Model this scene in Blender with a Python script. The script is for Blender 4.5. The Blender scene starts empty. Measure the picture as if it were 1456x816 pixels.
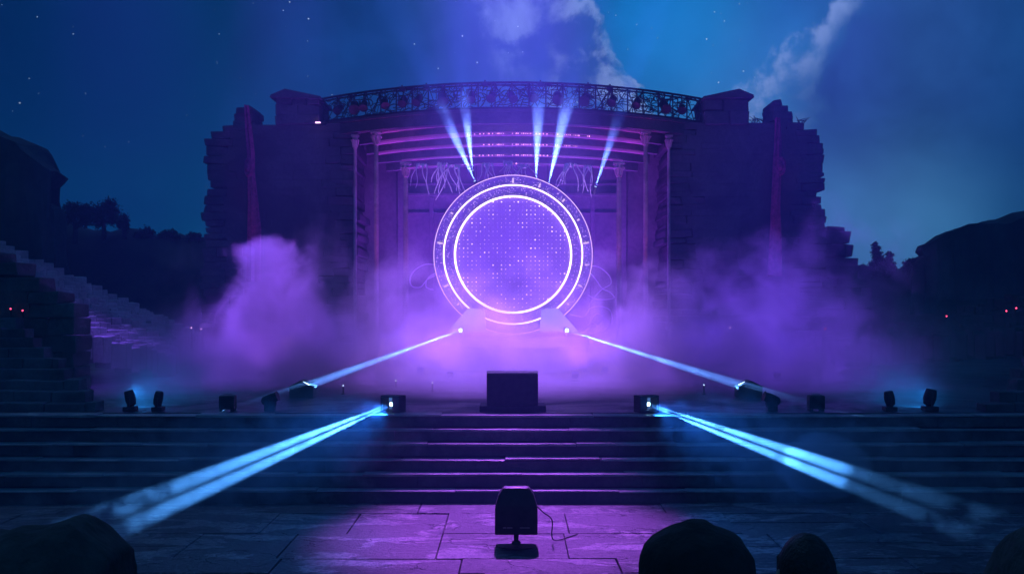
import bpy, bmesh, math, random
from mathutils import Vector, Matrix, Quaternion
random.seed(7)
R = math.radians
sc = bpy.context.scene
COL = sc.collection
F = 1561.0; CX = 728.0; HY = 430.0; CH = 4.56

def P(px, py, d):
    return Vector(((px - CX) / F * d, d, CH + (HY - py) / F * d))
def X(px, d): return (px - CX) / F * d
def Z(py, d): return CH + (HY - py) / F * d

# ------------------------------------------------------------------ camera
cam = bpy.data.cameras.new("camera"); co = bpy.data.objects.new("camera", cam)
COL.objects.link(co); co.location = (0, 0, CH); co.rotation_euler = (R(90), 0, 0)
cam.sensor_width = 36; cam.lens = F / 1456 * 36; cam.shift_y = (HY - 408) / 1456
cam.clip_start = 0.1; cam.clip_end = 2000
sc.camera = co

# ------------------------------------------------------------------ materials
def lin(r, g, b):
    f = lambda c: (c / 255) / 12.92 if c / 255 <= 0.04045 else ((c / 255 + 0.055) / 1.055) ** 2.4
    return (f(r), f(g), f(b), 1)

def newmat(name):
    m = bpy.data.materials.new(name); m.use_nodes = True
    nt = m.node_tree; nt.nodes.clear()
    out = nt.nodes.new("ShaderNodeOutputMaterial")
    return m, nt, out

class G:
    """small node-graph helper"""
    def __init__(s, nt): s.nt = nt
    def n(s, t, **k):
        x = s.nt.nodes.new(t)
        for a, b in k.items(): setattr(x, a, b)
        return x
    def put(s, sock, v):
        if hasattr(v, "is_output"): s.nt.links.new(v, sock)
        elif v is not None:
            if isinstance(v, tuple) and len(v) == 3 and len(sock.default_value) == 4: v = v + (1,)
            sock.default_value = v
    def m(s, op, a, b=None, c=None, clamp=False):
        x = s.n("ShaderNodeMath", operation=op); x.use_clamp = clamp
        s.put(x.inputs[0], a)
        if b is not None: s.put(x.inputs[1], b)
        if c is not None: s.put(x.inputs[2], c)
        return x.outputs[0]
    def ss(s, v, a, b, lo=0.0, hi=1.0):
        x = s.n("ShaderNodeMapRange", interpolation_type="SMOOTHSTEP")
        for i, q in enumerate((v, a, b, lo, hi)): s.put(x.inputs[i], q)
        return x.outputs[0]
    def mix(s, f, a, b, bt="MIX"):
        x = s.n("ShaderNodeMix", data_type="RGBA", blend_type=bt); x.clamp_factor = True
        s.put(x.inputs[0], f); s.put(x.inputs[6], a); s.put(x.inputs[7], b)
        return x.outputs[2]
    def noise(s, vec, scale, detail=4, rough=0.55, dist=0.0):
        x = s.n("ShaderNodeTexNoise"); s.put(x.inputs["Vector"], vec)
        x.inputs["Scale"].default_value = scale; x.inputs["Detail"].default_value = detail
        x.inputs["Roughness"].default_value = rough; x.inputs["Distortion"].default_value = dist
        return x.outputs[0]

def stone(name, c1, c2, scale=1.2, rough=0.85, bump=0.5, grain=18, rough2=None, spec=0.4):
    m, nt, out = newmat(name); g = G(nt)
    pos = g.n("ShaderNodeNewGeometry").outputs["Position"]
    a = g.noise(pos, scale, 6, .6); b = g.noise(pos, grain, 4, .6)
    st = g.ss(g.noise(pos, scale * .45, 5, .65, .6), .42, .62)
    col = g.mix(g.ss(a, .3, .7), c1, c2)
    col = g.mix(g.m("MULTIPLY", st, .55), col, tuple(x * .35 for x in c1[:3]))
    col = g.mix(g.m("MULTIPLY", g.ss(b, .35, .75), .35), col, tuple(x * .5 for x in c1[:3]))
    p = g.n("ShaderNodeBsdfPrincipled")
    g.put(p.inputs["Base Color"], col)
    rr = g.m("ADD", g.m("MULTIPLY", g.m("SUBTRACT", b, .5), .35), rough if rough2 is None else g.ss(st, 0, 1, rough, rough2))
    g.put(p.inputs["Roughness"], rr)
    p.inputs["Specular IOR Level"].default_value = spec
    bp = g.n("ShaderNodeBump"); bp.inputs["Strength"].default_value = bump; bp.inputs["Distance"].default_value = .06
    h = g.m("ADD", g.m("MULTIPLY", a, .8), g.m("MULTIPLY", b, .35))
    g.put(bp.inputs["Height"], h); nt.links.new(bp.outputs[0], p.inputs["Normal"])
    nt.links.new(p.outputs[0], out.inputs[0])
    return m

def paint(name, c, rough=.5, metal=0.0, var=.25, bump=.05, scale=6):
    m, nt, out = newmat(name); g = G(nt)
    pos = g.n("ShaderNodeTexCoord").outputs["Object"]
    a = g.noise(pos, scale, 5, .65)
    p = g.n("ShaderNodeBsdfPrincipled")
    g.put(p.inputs["Base Color"], g.mix(g.ss(a, .35, .7), c, tuple(x * (1 - var) for x in c[:3])))
    g.put(p.inputs["Roughness"], g.ss(a, .3, .7, max(rough - .12, .05), min(rough + .15, 1)))
    p.inputs["Metallic"].default_value = metal
    bp = g.n("ShaderNodeBump"); bp.inputs["Strength"].default_value = bump; bp.inputs["Distance"].default_value = .02
    g.put(bp.inputs["Height"], g.noise(pos, scale * 5, 3)); nt.links.new(bp.outputs[0], p.inputs["Normal"])
    nt.links.new(p.outputs[0], out.inputs[0])
    return m

def glow(name, c, s, sampled=True, base=(.02, .02, .03)):
    m, nt, out = newmat(name); g = G(nt)
    p = g.n("ShaderNodeBsdfPrincipled"); g.put(p.inputs["Base Color"], base)
    g.put(p.inputs["Emission Color"], c); p.inputs["Emission Strength"].default_value = s
    nt.links.new(p.outputs[0], out.inputs[0])
    m.cycles.emission_sampling = 'AUTO' if sampled else 'NONE'
    return m

M = {}
def paving_mat():
    m, nt, out = newmat('worn_paving_stone'); g = G(nt)
    pos = g.n("ShaderNodeNewGeometry").outputs["Position"]
    a = g.noise(pos, .9, 7, .62, .4); b = g.noise(pos, 9, 6, .7); f = g.noise(pos, 45, 3, .6)
    sv = g.n("ShaderNodeVectorMath", operation="MULTIPLY"); g.put(sv.inputs[0], pos); sv.inputs[1].default_value = (.7, 1.6, 1)
    stn = g.noise(sv.outputs[0], .75, 7, .68, .8); stain = g.ss(stn, .44, .515)
    vo = g.n("ShaderNodeTexVoronoi", feature='DISTANCE_TO_EDGE'); vo.inputs["Scale"].default_value = .55
    wp = g.n("ShaderNodeVectorMath", operation="ADD"); g.put(wp.inputs[0], pos)
    nv = g.n("ShaderNodeTexNoise"); g.put(nv.inputs["Vector"], pos); nv.inputs["Scale"].default_value = 1.6; nv.inputs["Detail"].default_value = 5
    g.put(wp.inputs[1], nv.outputs["Color"]); g.put(vo.inputs["Vector"], wp.outputs[0])
    crack = g.m("MULTIPLY", g.ss(vo.outputs["Distance"], .012, .003), g.ss(a, .45, .58))
    col = g.mix(g.ss(a, .3, .7), (.15, .145, .145), (.34, .33, .32))
    col = g.mix(g.m("MULTIPLY", g.ss(b, .40, .62), .8), col, (.045, .045, .048))
    col = g.mix(g.m("MULTIPLY", g.ss(f, .50, .66), .55), col, (.03, .03, .03))
    col = g.mix(g.m("MULTIPLY", stain, .85), col, (.016, .016, .018))
    col = g.mix(crack, col, (.008, .008, .008))
    p = g.n("ShaderNodeBsdfPrincipled"); g.put(p.inputs["Base Color"], col)
    g.put(p.inputs["Roughness"], g.m("ADD", g.ss(stain, 0, 1, .40, .62), g.m("MULTIPLY", g.m("SUBTRACT", b, .5), .4)))
    p.inputs["Specular IOR Level"].default_value = .55
    h = g.m("ADD", g.m("ADD", g.m("MULTIPLY", a, .7), g.m("MULTIPLY", b, .5)), g.m("ADD", g.m("MULTIPLY", f, .24), g.m("ADD", g.m("MULTIPLY", crack, -.8), g.m("MULTIPLY", stain, -.25))))
    bp = g.n("ShaderNodeBump"); bp.inputs["Strength"].default_value = 1.0; bp.inputs["Distance"].default_value = .07
    g.put(bp.inputs["Height"], h); nt.links.new(bp.outputs[0], p.inputs["Normal"]); nt.links.new(p.outputs[0], out.inputs[0])
    return m
M['paving'] = paving_mat()
M['riser'] = stone('shaded_riser_stone', (.06, .058, .06), (.12, .115, .115), 1.2, .8, .6, 12)  # darker copy of the step stone: shade on the risers put into colour
M['tread'] = stone('lit_tread_stone', (.28, .27, .27), (.46, .44, .43), 1.1, .42, .5, 16, .75)  # paler copy: light on the tread tops put into its colour
M['step'] = stone('step_stone', (.20, .19, .19), (.30, .29, .28), 1.0, .5, .5, 16, .8)
M['wall'] = stone('ruin_stone', (.095, .085, .11), (.135, .125, .15), .8, .95, .3, 8, spec=.15)
M['recess'] = stone('recess_plaster', (.24, .22, .24), (.33, .31, .33), .6, .8, .35, 7)
M['column'] = stone('column_marble', (.42, .38, .40), (.55, .50, .52), 1.6, .5, .3, 14)
M['deck'] = stone('stage_boards', (.035, .03, .04), (.07, .06, .075), .9, .35, .3, 12, .6)
M['seat'] = stone('seat_stone', (.09, .09, .09), (.17, .17, .17), 1.1, .9, .9, 9)
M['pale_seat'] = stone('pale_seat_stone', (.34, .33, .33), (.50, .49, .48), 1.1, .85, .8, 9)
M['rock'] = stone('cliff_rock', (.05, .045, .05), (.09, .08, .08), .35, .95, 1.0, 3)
M['boulder'] = stone('boulder_rock', (.05, .05, .05), (.10, .10, .09), 2.2, .95, .8, 14)
M['ground'] = stone('dark_earth', (.03, .03, .025), (.06, .06, .05), .3, .95, .8, 5)
M['hill'] = stone('scrub_hill', (.02, .03, .02), (.05, .055, .04), .3, 1, 1.0, 4)
M['black'] = paint('black_powder_coat', (.022, .022, .025), .55)
M['dark'] = paint('dark_rubber', (.012, .012, .014), .8)
M['truss'] = paint('dark_iron', (.03, .03, .035), .5, .5)
M['podium'] = paint('podium_black_board', (.03, .03, .036), .6, var=.35)
M['podtop'] = paint('podium_pale_edge', (.65, .62, .66), .3)
M['steel'] = paint('brushed_steel', (.5, .5, .52), .35, .9)
M['red'] = paint('red_cloth', (.40, .045, .20), .8, var=.45, bump=.4)
M['vine'] = paint('dry_vine', (.85, .8, .84), .6, var=.25, bump=.2)
M['scroll'] = glow('pale_cable_glow', (.5, .28, .95), .22, False, (.5, .45, .55))  # cables, not lamps: faint emission stands in for purple light on them
M['leaf'] = paint('dark_foliage', (.04, .06, .03), .7, var=.6, scale=.8)
M['bark'] = paint('bark', (.06, .045, .035), .9, var=.5, bump=.6)
M['skin'] = paint('skin', (.35, .2, .14), .55)
M['hair'] = paint('dark_hair', (.012, .009, .008), .6, bump=.5, scale=14)
M['jacket'] = paint('dark_jacket', (.015, .016, .02), .85, bump=.4)
M['ringband'] = paint('ring_band', (.26, .19, .42), .45, .1)
M['tube'] = glow('ring_tube_glow', (1.0, .76, .95), 3.0)
M['thin_tube'] = glow('ring_thin_tube_glow', (.95, .60, 1.0), 1.5)
M['tick'] = glow('ring_tick_glow', (1, .7, .95), .9, False)
M['dot'] = glow('led_dot_glow', (1, .74, 1), 3.2, False)
M['dim_dot'] = glow('led_dim_dot_glow', (.85, .6, 1), 1.3, False)
M['foot'] = glow('glow_painted_foot', (.16, .22, .95), 1.0, True, (.3, .3, .5))  # emission put in for the projectors' light on the feet
def ledbar_mat():
    m, nt, out = newmat('pink_led_strip'); g = G(nt)
    pos = g.n("ShaderNodeNewGeometry").outputs["Position"]; sp_ = g.n("ShaderNodeSeparateXYZ"); g.put(sp_.inputs[0], pos)
    wn = g.n("ShaderNodeTexWhiteNoise", noise_dimensions='1D'); g.put(wn.inputs["W"], g.m("FLOOR", g.m("MULTIPLY", sp_.outputs[0], 13.0)))
    fr = g.m("FRACT", g.m("MULTIPLY", sp_.outputs[0], 13.0)); on = g.m("MULTIPLY", g.m("LESS_THAN", fr, .62), g.ss(wn.outputs["Value"], .2, 1.0, .1, 3.0))
    p = g.n("ShaderNodeBsdfPrincipled"); g.put(p.inputs["Base Color"], (.05, .03, .06)); g.put(p.inputs["Emission Color"], (1, .34, .88)); g.put(p.inputs["Emission Strength"], on)
    nt.links.new(p.outputs[0], out.inputs[0]); m.cycles.emission_sampling = 'NONE'; return m
M['ledbar'] = ledbar_mat()
M['bar'] = glow('magenta_light_tube', (.55, .06, .80), .22, False, (.4, .3, .45))
M['redlamp'] = glow('red_marker_glow', (1, .06, .16), 5.0, False)
M['pinklamp'] = glow('pink_marker_glow', (1, .5, .9), 3.0, False)
M['lens'] = glow('cyan_lens_glow', (.35, .75, 1), 14, False)
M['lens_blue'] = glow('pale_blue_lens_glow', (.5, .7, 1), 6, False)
M['lens_purple'] = glow('purple_lens_glow', (.6, .25, 1), 4, False)
M['lens_off'] = paint('dark_glass', (.02, .02, .03), .12)
M['inner_glass'] = glow('lamp_window_glow', (.10, .22, .55), .7, False)

def screen_mat():
    """dark purple led screen: a regular grid of small diodes of uneven brightness, some dead"""
    m, nt, out = newmat('led_screen'); g = G(nt)
    pos = g.n("ShaderNodeNewGeometry").outputs["Position"]; sp_ = g.n("ShaderNodeSeparateXYZ"); g.put(sp_.inputs[0], pos)
    a = g.noise(pos, .8, 4, .6); k = 1 / .165
    x = g.m("MULTIPLY", sp_.outputs[0], k); z = g.m("MULTIPLY", sp_.outputs[2], k)
    fx = g.m("SUBTRACT", g.m("FRACT", g.m("ADD", x, 100.0)), .5); fz = g.m("SUBTRACT", g.m("FRACT", g.m("ADD", z, 100.0)), .5)
    cb = g.n("ShaderNodeCombineXYZ"); g.put(cb.inputs[0], g.m("FLOOR", g.m("ADD", x, 100.0))); g.put(cb.inputs[1], g.m("FLOOR", g.m("ADD", z, 100.0)))
    wn = g.n("ShaderNodeTexWhiteNoise", noise_dimensions='3D'); g.put(wn.inputs["Vector"], cb.outputs[0]); w = wn.outputs["Value"]
    dist = g.m("SQRT", g.m("ADD", g.m("MULTIPLY", fx, fx), g.m("MULTIPLY", fz, fz)))
    rad = g.m("ADD", .09, g.m("MULTIPLY", g.m("POWER", w, 8.0), .07))
    dot = g.m("MULTIPLY", g.m("LESS_THAN", dist, rad), g.ss(w, .05, 1.0, .12, 1.15))
    patch = g.ss(a, .35, .55, .55, 1.1)
    dot = g.m("MULTIPLY", dot, patch)
    p = g.n("ShaderNodeBsdfPrincipled"); g.put(p.inputs["Base Color"], (.18, .12, .30)); p.inputs["Roughness"].default_value = .5
    g.put(p.inputs["Emission Color"], g.mix(g.m("MINIMUM", dot, 1.0), g.mix(g.ss(a, .3, .7), (.085, .04, .25), (.12, .06, .31)), (1, .78, 1)))
    g.put(p.inputs["Emission Strength"], g.m("ADD", 1.0, g.m("MULTIPLY", dot, 1.0)))
    nt.links.new(p.outputs[0], out.inputs[0]); m.cycles.emission_sampling = 'NONE'
    return m
M['screen'] = screen_mat()

# ------------------------------------------------------------------ mesh builder
class MB:
    def __init__(s): s.bm = bmesh.new()
    def box(s, lo, hi, mtx=None, bev=0.0, jit=0.0):
        lo, hi = Vector(lo), Vector(hi)
        r = bmesh.ops.create_cube(s.bm, size=1.0)
        vs = r['verts']
        for v in vs:
            v.co = Vector((lo[i] + (v.co[i] + .5) * (hi[i] - lo[i]) for i in range(3)))
            if jit: v.co += Vector((random.uniform(-jit, jit) for _ in range(3)))
        if bev:
            es = list({e for v in vs for e in v.link_edges})
            rb = bmesh.ops.bevel(s.bm, geom=es, offset=bev, segments=2, affect='EDGES', profile=.6)
            vs = list({v for f in rb['faces'] for v in f.verts} | {v for v in vs if v.is_valid})
        if mtx is not None:
            for v in vs: v.co = mtx @ v.co
        return s
    def tube(s, pts, rad, seg=6, cap=True):
        pts = [Vector(p) for p in pts]; n = len(pts)
        rs = rad if isinstance(rad, (list, tuple)) else [rad] * n
        rings = []; up = None
        for i in range(n):
            t = (pts[min(i + 1, n - 1)] - pts[max(i - 1, 0)]).normalized()
            if up is None:
                up = Vector((0, 0, 1)) if abs(t.z) < .9 else Vector((1, 0, 0))
            a = t.cross(up)
            if a.length < 1e-5: a = t.cross(Vector((0, 1, .3)))
            a.normalize(); b = a.cross(t).normalized(); up = b
            rings.append([s.bm.verts.new(pts[i] + (a * math.cos(2 * math.pi * k / seg) + b * math.sin(2 * math.pi * k / seg)) * rs[i]) for k in range(seg)])
        for i in range(n - 1):
            for k in range(seg):
                s.bm.faces.new((rings[i][k], rings[i][(k + 1) % seg], rings[i + 1][(k + 1) % seg], rings[i + 1][k]))
        if cap:
            s.bm.faces.new(rings[0][::-1]); s.bm.faces.new(rings[-1])
        return s
    def loop(s, c, r, rt, n=96, seg=8):   # torus in the xz plane
        rings = []
        for i in range(n):
            a = 2 * math.pi * i / n; d = Vector((math.cos(a), 0, math.sin(a)))
            rings.append([s.bm.verts.new(Vector(c) + d * (r + rt * math.cos(2 * math.pi * k / seg)) + Vector((0, rt * math.sin(2 * math.pi * k / seg), 0))) for k in range(seg)])
        for i in range(n):
            for k in range(seg):
                s.bm.faces.new((rings[i][k], rings[i][(k + 1) % seg], rings[(i + 1) % n][(k + 1) % seg], rings[(i + 1) % n][k]))
        return s
    def lathe(s, prof, c, seg=24, mtx=None, close=True):    # prof: (r, z)
        c = Vector(c); rings = []
        for r, z in prof:
            ring = []
            for k in range(seg):
                v = Vector((r * math.cos(2 * math.pi * k / seg), r * math.sin(2 * math.pi * k / seg), z))
                if mtx is not None: v = mtx @ v
                ring.append(s.bm.verts.new(c + v))
            rings.append(ring)
        for i in range(len(prof) - 1):
            for k in range(seg):
                s.bm.faces.new((rings[i][k], rings[i][(k + 1) % seg], rings[i + 1][(k + 1) % seg], rings[i + 1][k]))
        if close:
            s.bm.faces.new(rings[0][::-1]); s.bm.faces.new(rings[-1])
        return s
    def prism(s, out, y0, y1):     # outline in xz, extruded along y
        a = [s.bm.verts.new((x, y0, z)) for x, z in out]; b = [s.bm.verts.new((x, y1, z)) for x, z in out]
        n = len(out)
        s.bm.faces.new(a); s.bm.faces.new(b[::-1])
        for i in range(n): s.bm.faces.new((a[i], b[i], b[(i + 1) % n], a[(i + 1) % n]))
        return s
    def tf(s, mtx):
        bmesh.ops.transform(s.bm, matrix=mtx, verts=s.bm.verts); return s
    def build(s, name, mat, parent=None, smooth=False):
        me = bpy.data.meshes.new(name)
        bmesh.ops.recalc_face_normals(s.bm, faces=s.bm.faces)
        off = Vector((0, 0, 0))
        q = parent
        while q is not None: off += q.location; q = q.parent
        for v in s.bm.verts: v.co -= off
        if smooth:
            for f in s.bm.faces: f.smooth = True
        s.bm.to_mesh(me); s.bm.free()
        if smooth:
            try: me.set_sharp_from_angle(angle=R(40))
            except Exception: pass
        o = bpy.data.objects.new(name, me); COL.objects.link(o)
        if mat: me.materials.append(M[mat] if isinstance(mat, str) else mat)
        if parent: o.parent = parent
        return o

def recenter(o):
    """put a one-mesh thing's origin at its base"""
    if not o.data.vertices: return o
    lo = [min(v.co[i] for v in o.data.vertices) for i in range(3)]; hi = [max(v.co[i] for v in o.data.vertices) for i in range(3)]
    c = Vector(((lo[0] + hi[0]) / 2, (lo[1] + hi[1]) / 2, lo[2]))
    o.data.transform(Matrix.Translation(-c)); o.location = c
    return o
def tag(o, label, cat, group=None, kind=None):
    o['label'] = label; o['category'] = cat
    if group: o['group'] = group
    if kind: o['kind'] = kind
    return o
def empty(name, loc, label, cat, group=None):
    o = bpy.data.objects.new(name, None); COL.objects.link(o); o.location = loc; o.empty_display_size = .2
    return tag(o, label, cat, group)
def struct(o): o['kind'] = 'structure'; return o

def spot(name, loc, to, color, power, angle, blend=.3, size=.03, parent=None):
    l = bpy.data.lights.new(name, 'SPOT'); l.color = color; l.energy = power
    l.spot_size = R(angle); l.spot_blend = blend; l.shadow_soft_size = size
    o = bpy.data.objects.new(name, l); COL.objects.link(o); o.location = loc
    o.rotation_mode = 'QUATERNION'; o.rotation_quaternion = (Vector(to) - Vector(loc)).to_track_quat('-Z', 'Y')
    return o
def point(name, loc, color, power, size=.3):
    l = bpy.data.lights.new(name, 'POINT'); l.color = color; l.energy = power; l.shadow_soft_size = size
    o = bpy.data.objects.new(name, l); COL.objects.link(o); o.location = loc
    return o
def aim(d, up='Z'):
    """matrix whose +Z looks along d"""
    return Vector(d).to_track_quat('Z', 'Y').to_matrix().to_4x4()

# ------------------------------------------------------------------ ground, paving, steps, deck
SZ = 1.8       # stage deck height
b = MB(); b.box((-220, -60, -1.2), (220, 320, -.12)); struct(b.build('ground', 'ground'))

b = MB()
y = 8.0; row = 0
while y < 24.95:
    dy = random.choice((1.1, 1.5, 2.1, 1.7)); y1 = min(y + dy, 25.0)
    if 25.0 - y1 < .5: y1 = 25.0
    x = -19.0 + random.uniform(-1.5, 0)
    while x < 19:
        w = random.uniform(1.7, 3.5); top = random.uniform(-.018, .012)
        gp = random.uniform(.004, .016)
        if random.random() < .25 and y1 - y > 1.4:
            ym = y + (y1 - y) * random.uniform(.4, .6)
            for (a, c) in ((y, ym), (ym, y1)):
                b.box((x + gp, a + gp, -.13), (x + w - gp, c - gp, random.uniform(-.02, .012)), bev=.012, jit=.006)
        else:
            b.box((x + gp, y + gp, -.13), (x + w - gp, y1 - gp, top), bev=.014, jit=.008)
        x += w
    y = y1
struct(b.build('paved_floor', 'paving'))

st = empty('stone_steps', (0, 25, 0), 'wide flight of six worn stone steps rising from the paving to the stage', 'steps')
for k in range(6):
    b = MB(); z1 = .3 * (k + 1); yf = 25 + .4 * k; x = -17.5
    while x < 17.5:
        w = random.uniform(1.6, 3.4); x1 = min(x + w, 17.5)
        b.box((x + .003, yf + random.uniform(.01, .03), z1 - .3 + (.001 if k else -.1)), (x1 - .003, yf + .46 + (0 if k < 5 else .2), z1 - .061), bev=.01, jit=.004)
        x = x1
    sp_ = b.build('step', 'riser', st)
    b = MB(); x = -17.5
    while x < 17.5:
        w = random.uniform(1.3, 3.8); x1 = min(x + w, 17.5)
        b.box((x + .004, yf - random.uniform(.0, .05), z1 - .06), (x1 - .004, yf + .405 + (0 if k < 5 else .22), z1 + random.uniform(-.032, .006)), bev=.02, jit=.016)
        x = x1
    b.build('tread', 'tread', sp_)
b = MB(); b.box((-34, 27.55, -.1), (34, 56, SZ - .006)); struct(b.build('stage_floor', 'deck'))

# terraces under the viewpoint (below the frame)
ter = empty('seating_terrace', (0, 0, 0), 'dark stone seating tiers under the spectators at the bottom edge', 'terrace')
for i in range(8):
    z1 = 3.35 - .45 * i + (.0)
    y0 = -3 if i == 0 else 2.55 + .85 * (i - 1) + .002; y1 = 2.55 + .85 * i
    if z1 < .1: break
    b = MB(); x = -9
    while x < 9:
        w = random.uniform(1.2, 2.2); b.box((x + .004, y0, z1 - .6), (x + w - .004, y1 + .05, z1 + random.uniform(-.01, .01)), bev=.02, jit=.004); x += w
    b.build('seat_row', 'seat', ter)

# ------------------------------------------------------------------ stage building
def zx(poly, z):
    """x intervals of an xz polygon at height z"""
    xs = []
    n = len(poly)
    for i in range(n):
        (x0, z0), (x1, z1) = poly[i], poly[(i + 1) % n]
        if (z0 <= z < z1) or (z1 <= z < z0): xs.append(x0 + (z - z0) / (z1 - z0) * (x1 - x0))
    xs.sort(); return [(xs[i], xs[i + 1]) for i in range(0, len(xs) - 1, 2)]
def masonry(b, poly, y0, y1, ch=.32, prot=.02, edge=.16):
    zlo = min(p[1] for p in poly); zhi = max(p[1] for p in poly); z = zlo
    while z < zhi - .02:
        h = min(ch * random.uniform(.75, 1.25), zhi - z)
        for xl, xr in zx(poly, z + h * .5):
            xl += random.uniform(-edge, edge); xr += random.uniform(-edge, edge); x = xl
            while x < xr - .05:
                w = random.uniform(.55, 1.35); x1 = min(x + w, xr)
                if xr - x1 < .3: x1 = xr
                p = random.uniform(0, prot)
                b.box((x + .001, y0 - p, z + .001), (x1 - .001, y1 + random.uniform(0, .1), z + h - .001), bev=.008 if xl + .6 < x and x1 < xr - .6 else .05, jit=.006 if xl + .6 < x and x1 < xr - .6 else .05)
                x = x1
        z += h
DW = 49.0
def xz(pts, d=DW): return [(X(px, d), Z(py, d)) for px, py in pts]
bld = empty('stage_building', (0, DW, SZ), 'huge ruined stone theatre wall with recessed stage opening and curved roofline', 'theatre wall')
leftp = xz([(288, 515), (287, 400), (289, 330), (295, 262), (292, 205), (298, 192), (310, 183), (330, 180), (395, 177), (470, 174), (506, 176), (506, 515)])
b = MB(); masonry(b, leftp, DW, DW + 3.6); b.build('side_wall', 'wall', bld)
rightp = xz([(948, 515), (948, 176), (990, 174), (1066, 175), (1128, 174), (1146, 179), (1160, 186), (1168, 203), (1171, 235), (1170, 262), (1163, 280), (1166, 300), (1173, 315), (1176, 352), (1178, 515)])
b = MB(); masonry(b, rightp, DW, DW + 3.6, edge=.16); b.build('side_wall', 'wall', bld)
for poly in ([(331, 183), (333, 160), (341, 154), (350, 149), (358, 152), (358, 183)], [(1100, 180), (1101, 142), (1108, 142), (1121, 150), (1126, 162), (1129, 180)]):
    b = MB(); masonry(b, xz(poly), DW + .05, DW + 2.2, .3, .05, .05); b.build('broken_pier', 'wall', bld)
for sgn in (-1, 1):
    f = lambda px: px if sgn < 0 else 1456 - px
    pts = [(393, 178), (393, 141), (455, 141), (455, 178)]
    b = MB(); masonry(b, xz([(f(px), py) for px, py in pts]), DW - .25, DW + 2.6, .5, .02, .01); pyl = b.build('pylon', 'wall', bld)
    pts = [(387, 141.5), (388, 138), (408, 129.5), (458, 140), (458, 143)]
    b = MB(); b.prism(xz([(f(px), py) for px, py in pts]), DW - .5, DW + 2.8); b.build('cap', 'wall', pyl)
lowr = xz([(1170, 515), (1172, 330), (1178, 322), (1190, 323), (1206, 327), (1209, 345), (1213, 362), (1222, 372), (1240, 384), (1240, 515)], 51.5)
b = MB(); masonry(b, lowr, 51.5, 55, .5, .06, .12)
o = tag(recenter(b.build('ruined_wall', 'wall')), 'low broken wall end stepping down at the right flank of the theatre wall', 'ruined wall')
# curved parapet beam (fascia) and roof
def arc_y(x, c=46.0, k=.05): return c + k * x * x
def curved_wall(b, xw, z0, z1, c, k, th, n=40):
    prev = None
    for i in range(n + 1):
        x = -xw + 2 * xw * i / n; y = arc_y(x, c, k)
        q = [b.bm.verts.new((x, y, z0)), b.bm.verts.new((x, y, z1)), b.bm.verts.new((x, y + th, z1)), b.bm.verts.new((x, y + th, z0))]
        if prev:
            for a in range(4): b.bm.faces.new((prev[a], q[a], q[(a + 1) % 4], prev[(a + 1) % 4]))
        else: b.bm.faces.new(q)
        prev = q
    b.bm.faces.new(prev[::-1])
ZT0, ZT1 = Z(155, 46), Z(117, 46)
b = MB(); curved_wall(b, 8.7, Z(175, 46), ZT0 - .12, 46.05, .05, .5); b.build('fascia', 'wall', bld)
b = MB(); curved_wall(b, 8.75, ZT0 - .117, ZT0, 45.92, .05, .85); b.build('cornice', 'wall', bld)
# stepped arch bands under the roof, receding towards the recess
for i, (py, c, hw) in enumerate(((183, 47.1, 7.0), (198, 47.8, 6.7), (213, 48.5, 6.4), (226, 49.2, 5.9))):
    b = MB(); zz = Z(py - 7.5, 46.4 + .55 * i); curved_wall(b, hw, zz - .36, zz + .5, c, .062, .4); b.build('roof_band', 'recess', bld)
rz = Z(176, 50)
b = MB(); b.box((-7.6, 53.2, SZ - .01), (7.6, 54.0, 13.2)); b.build('back_wall', 'recess', bld)
b = MB(); b.box((-7.4, 46.9, ZT0 - .9), (7.4, 53.3, ZT0 - .35)); 
b.bm.clear(); 
# roof slab as a wide sheet whose front follows the curve
prev = None
for i in range(31):
    x = -8.6 + 17.2 * i / 30; y = arc_y(x, 46.6, .05); q = [b.bm.verts.new((x, y, ZT0 - .14)), b.bm.verts.new((x, 54, ZT0 - .14)), b.bm.verts.new((x, 54, ZT0 - .42)), b.bm.verts.new((x, y, ZT0 - .42))]
    if prev:
        for a in range(4): b.bm.faces.new((prev[a], q[a], q[(a + 1) % 4], prev[(a + 1) % 4]))
    else: b.bm.faces.new(q)
    prev = q
b.bm.faces.new(prev[::-1]); b.build('roof_slab', 'wall', bld)
b = MB()
for z0, h, p in ((Z(279, 53), .14, .22), (Z(304, 53), .08, .12), (Z(262, 53), .06, .1)):
    b.box((-5.2, 53.2 - p, z0), (5.2, 53.21, z0 + h), bev=.02)
for s in (-1, 1):
    b.box((s * 5.35 - .18, 53.0, SZ), (s * 5.35 + .18, 53.21, Z(240, 53)), bev=.02)
    b.box((s * 3.9 - .1, 53.05, SZ), (s * 3.9 + .1, 53.21, Z(280, 53)), bev=.02)
b.build('moulding', 'recess', bld)

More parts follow.
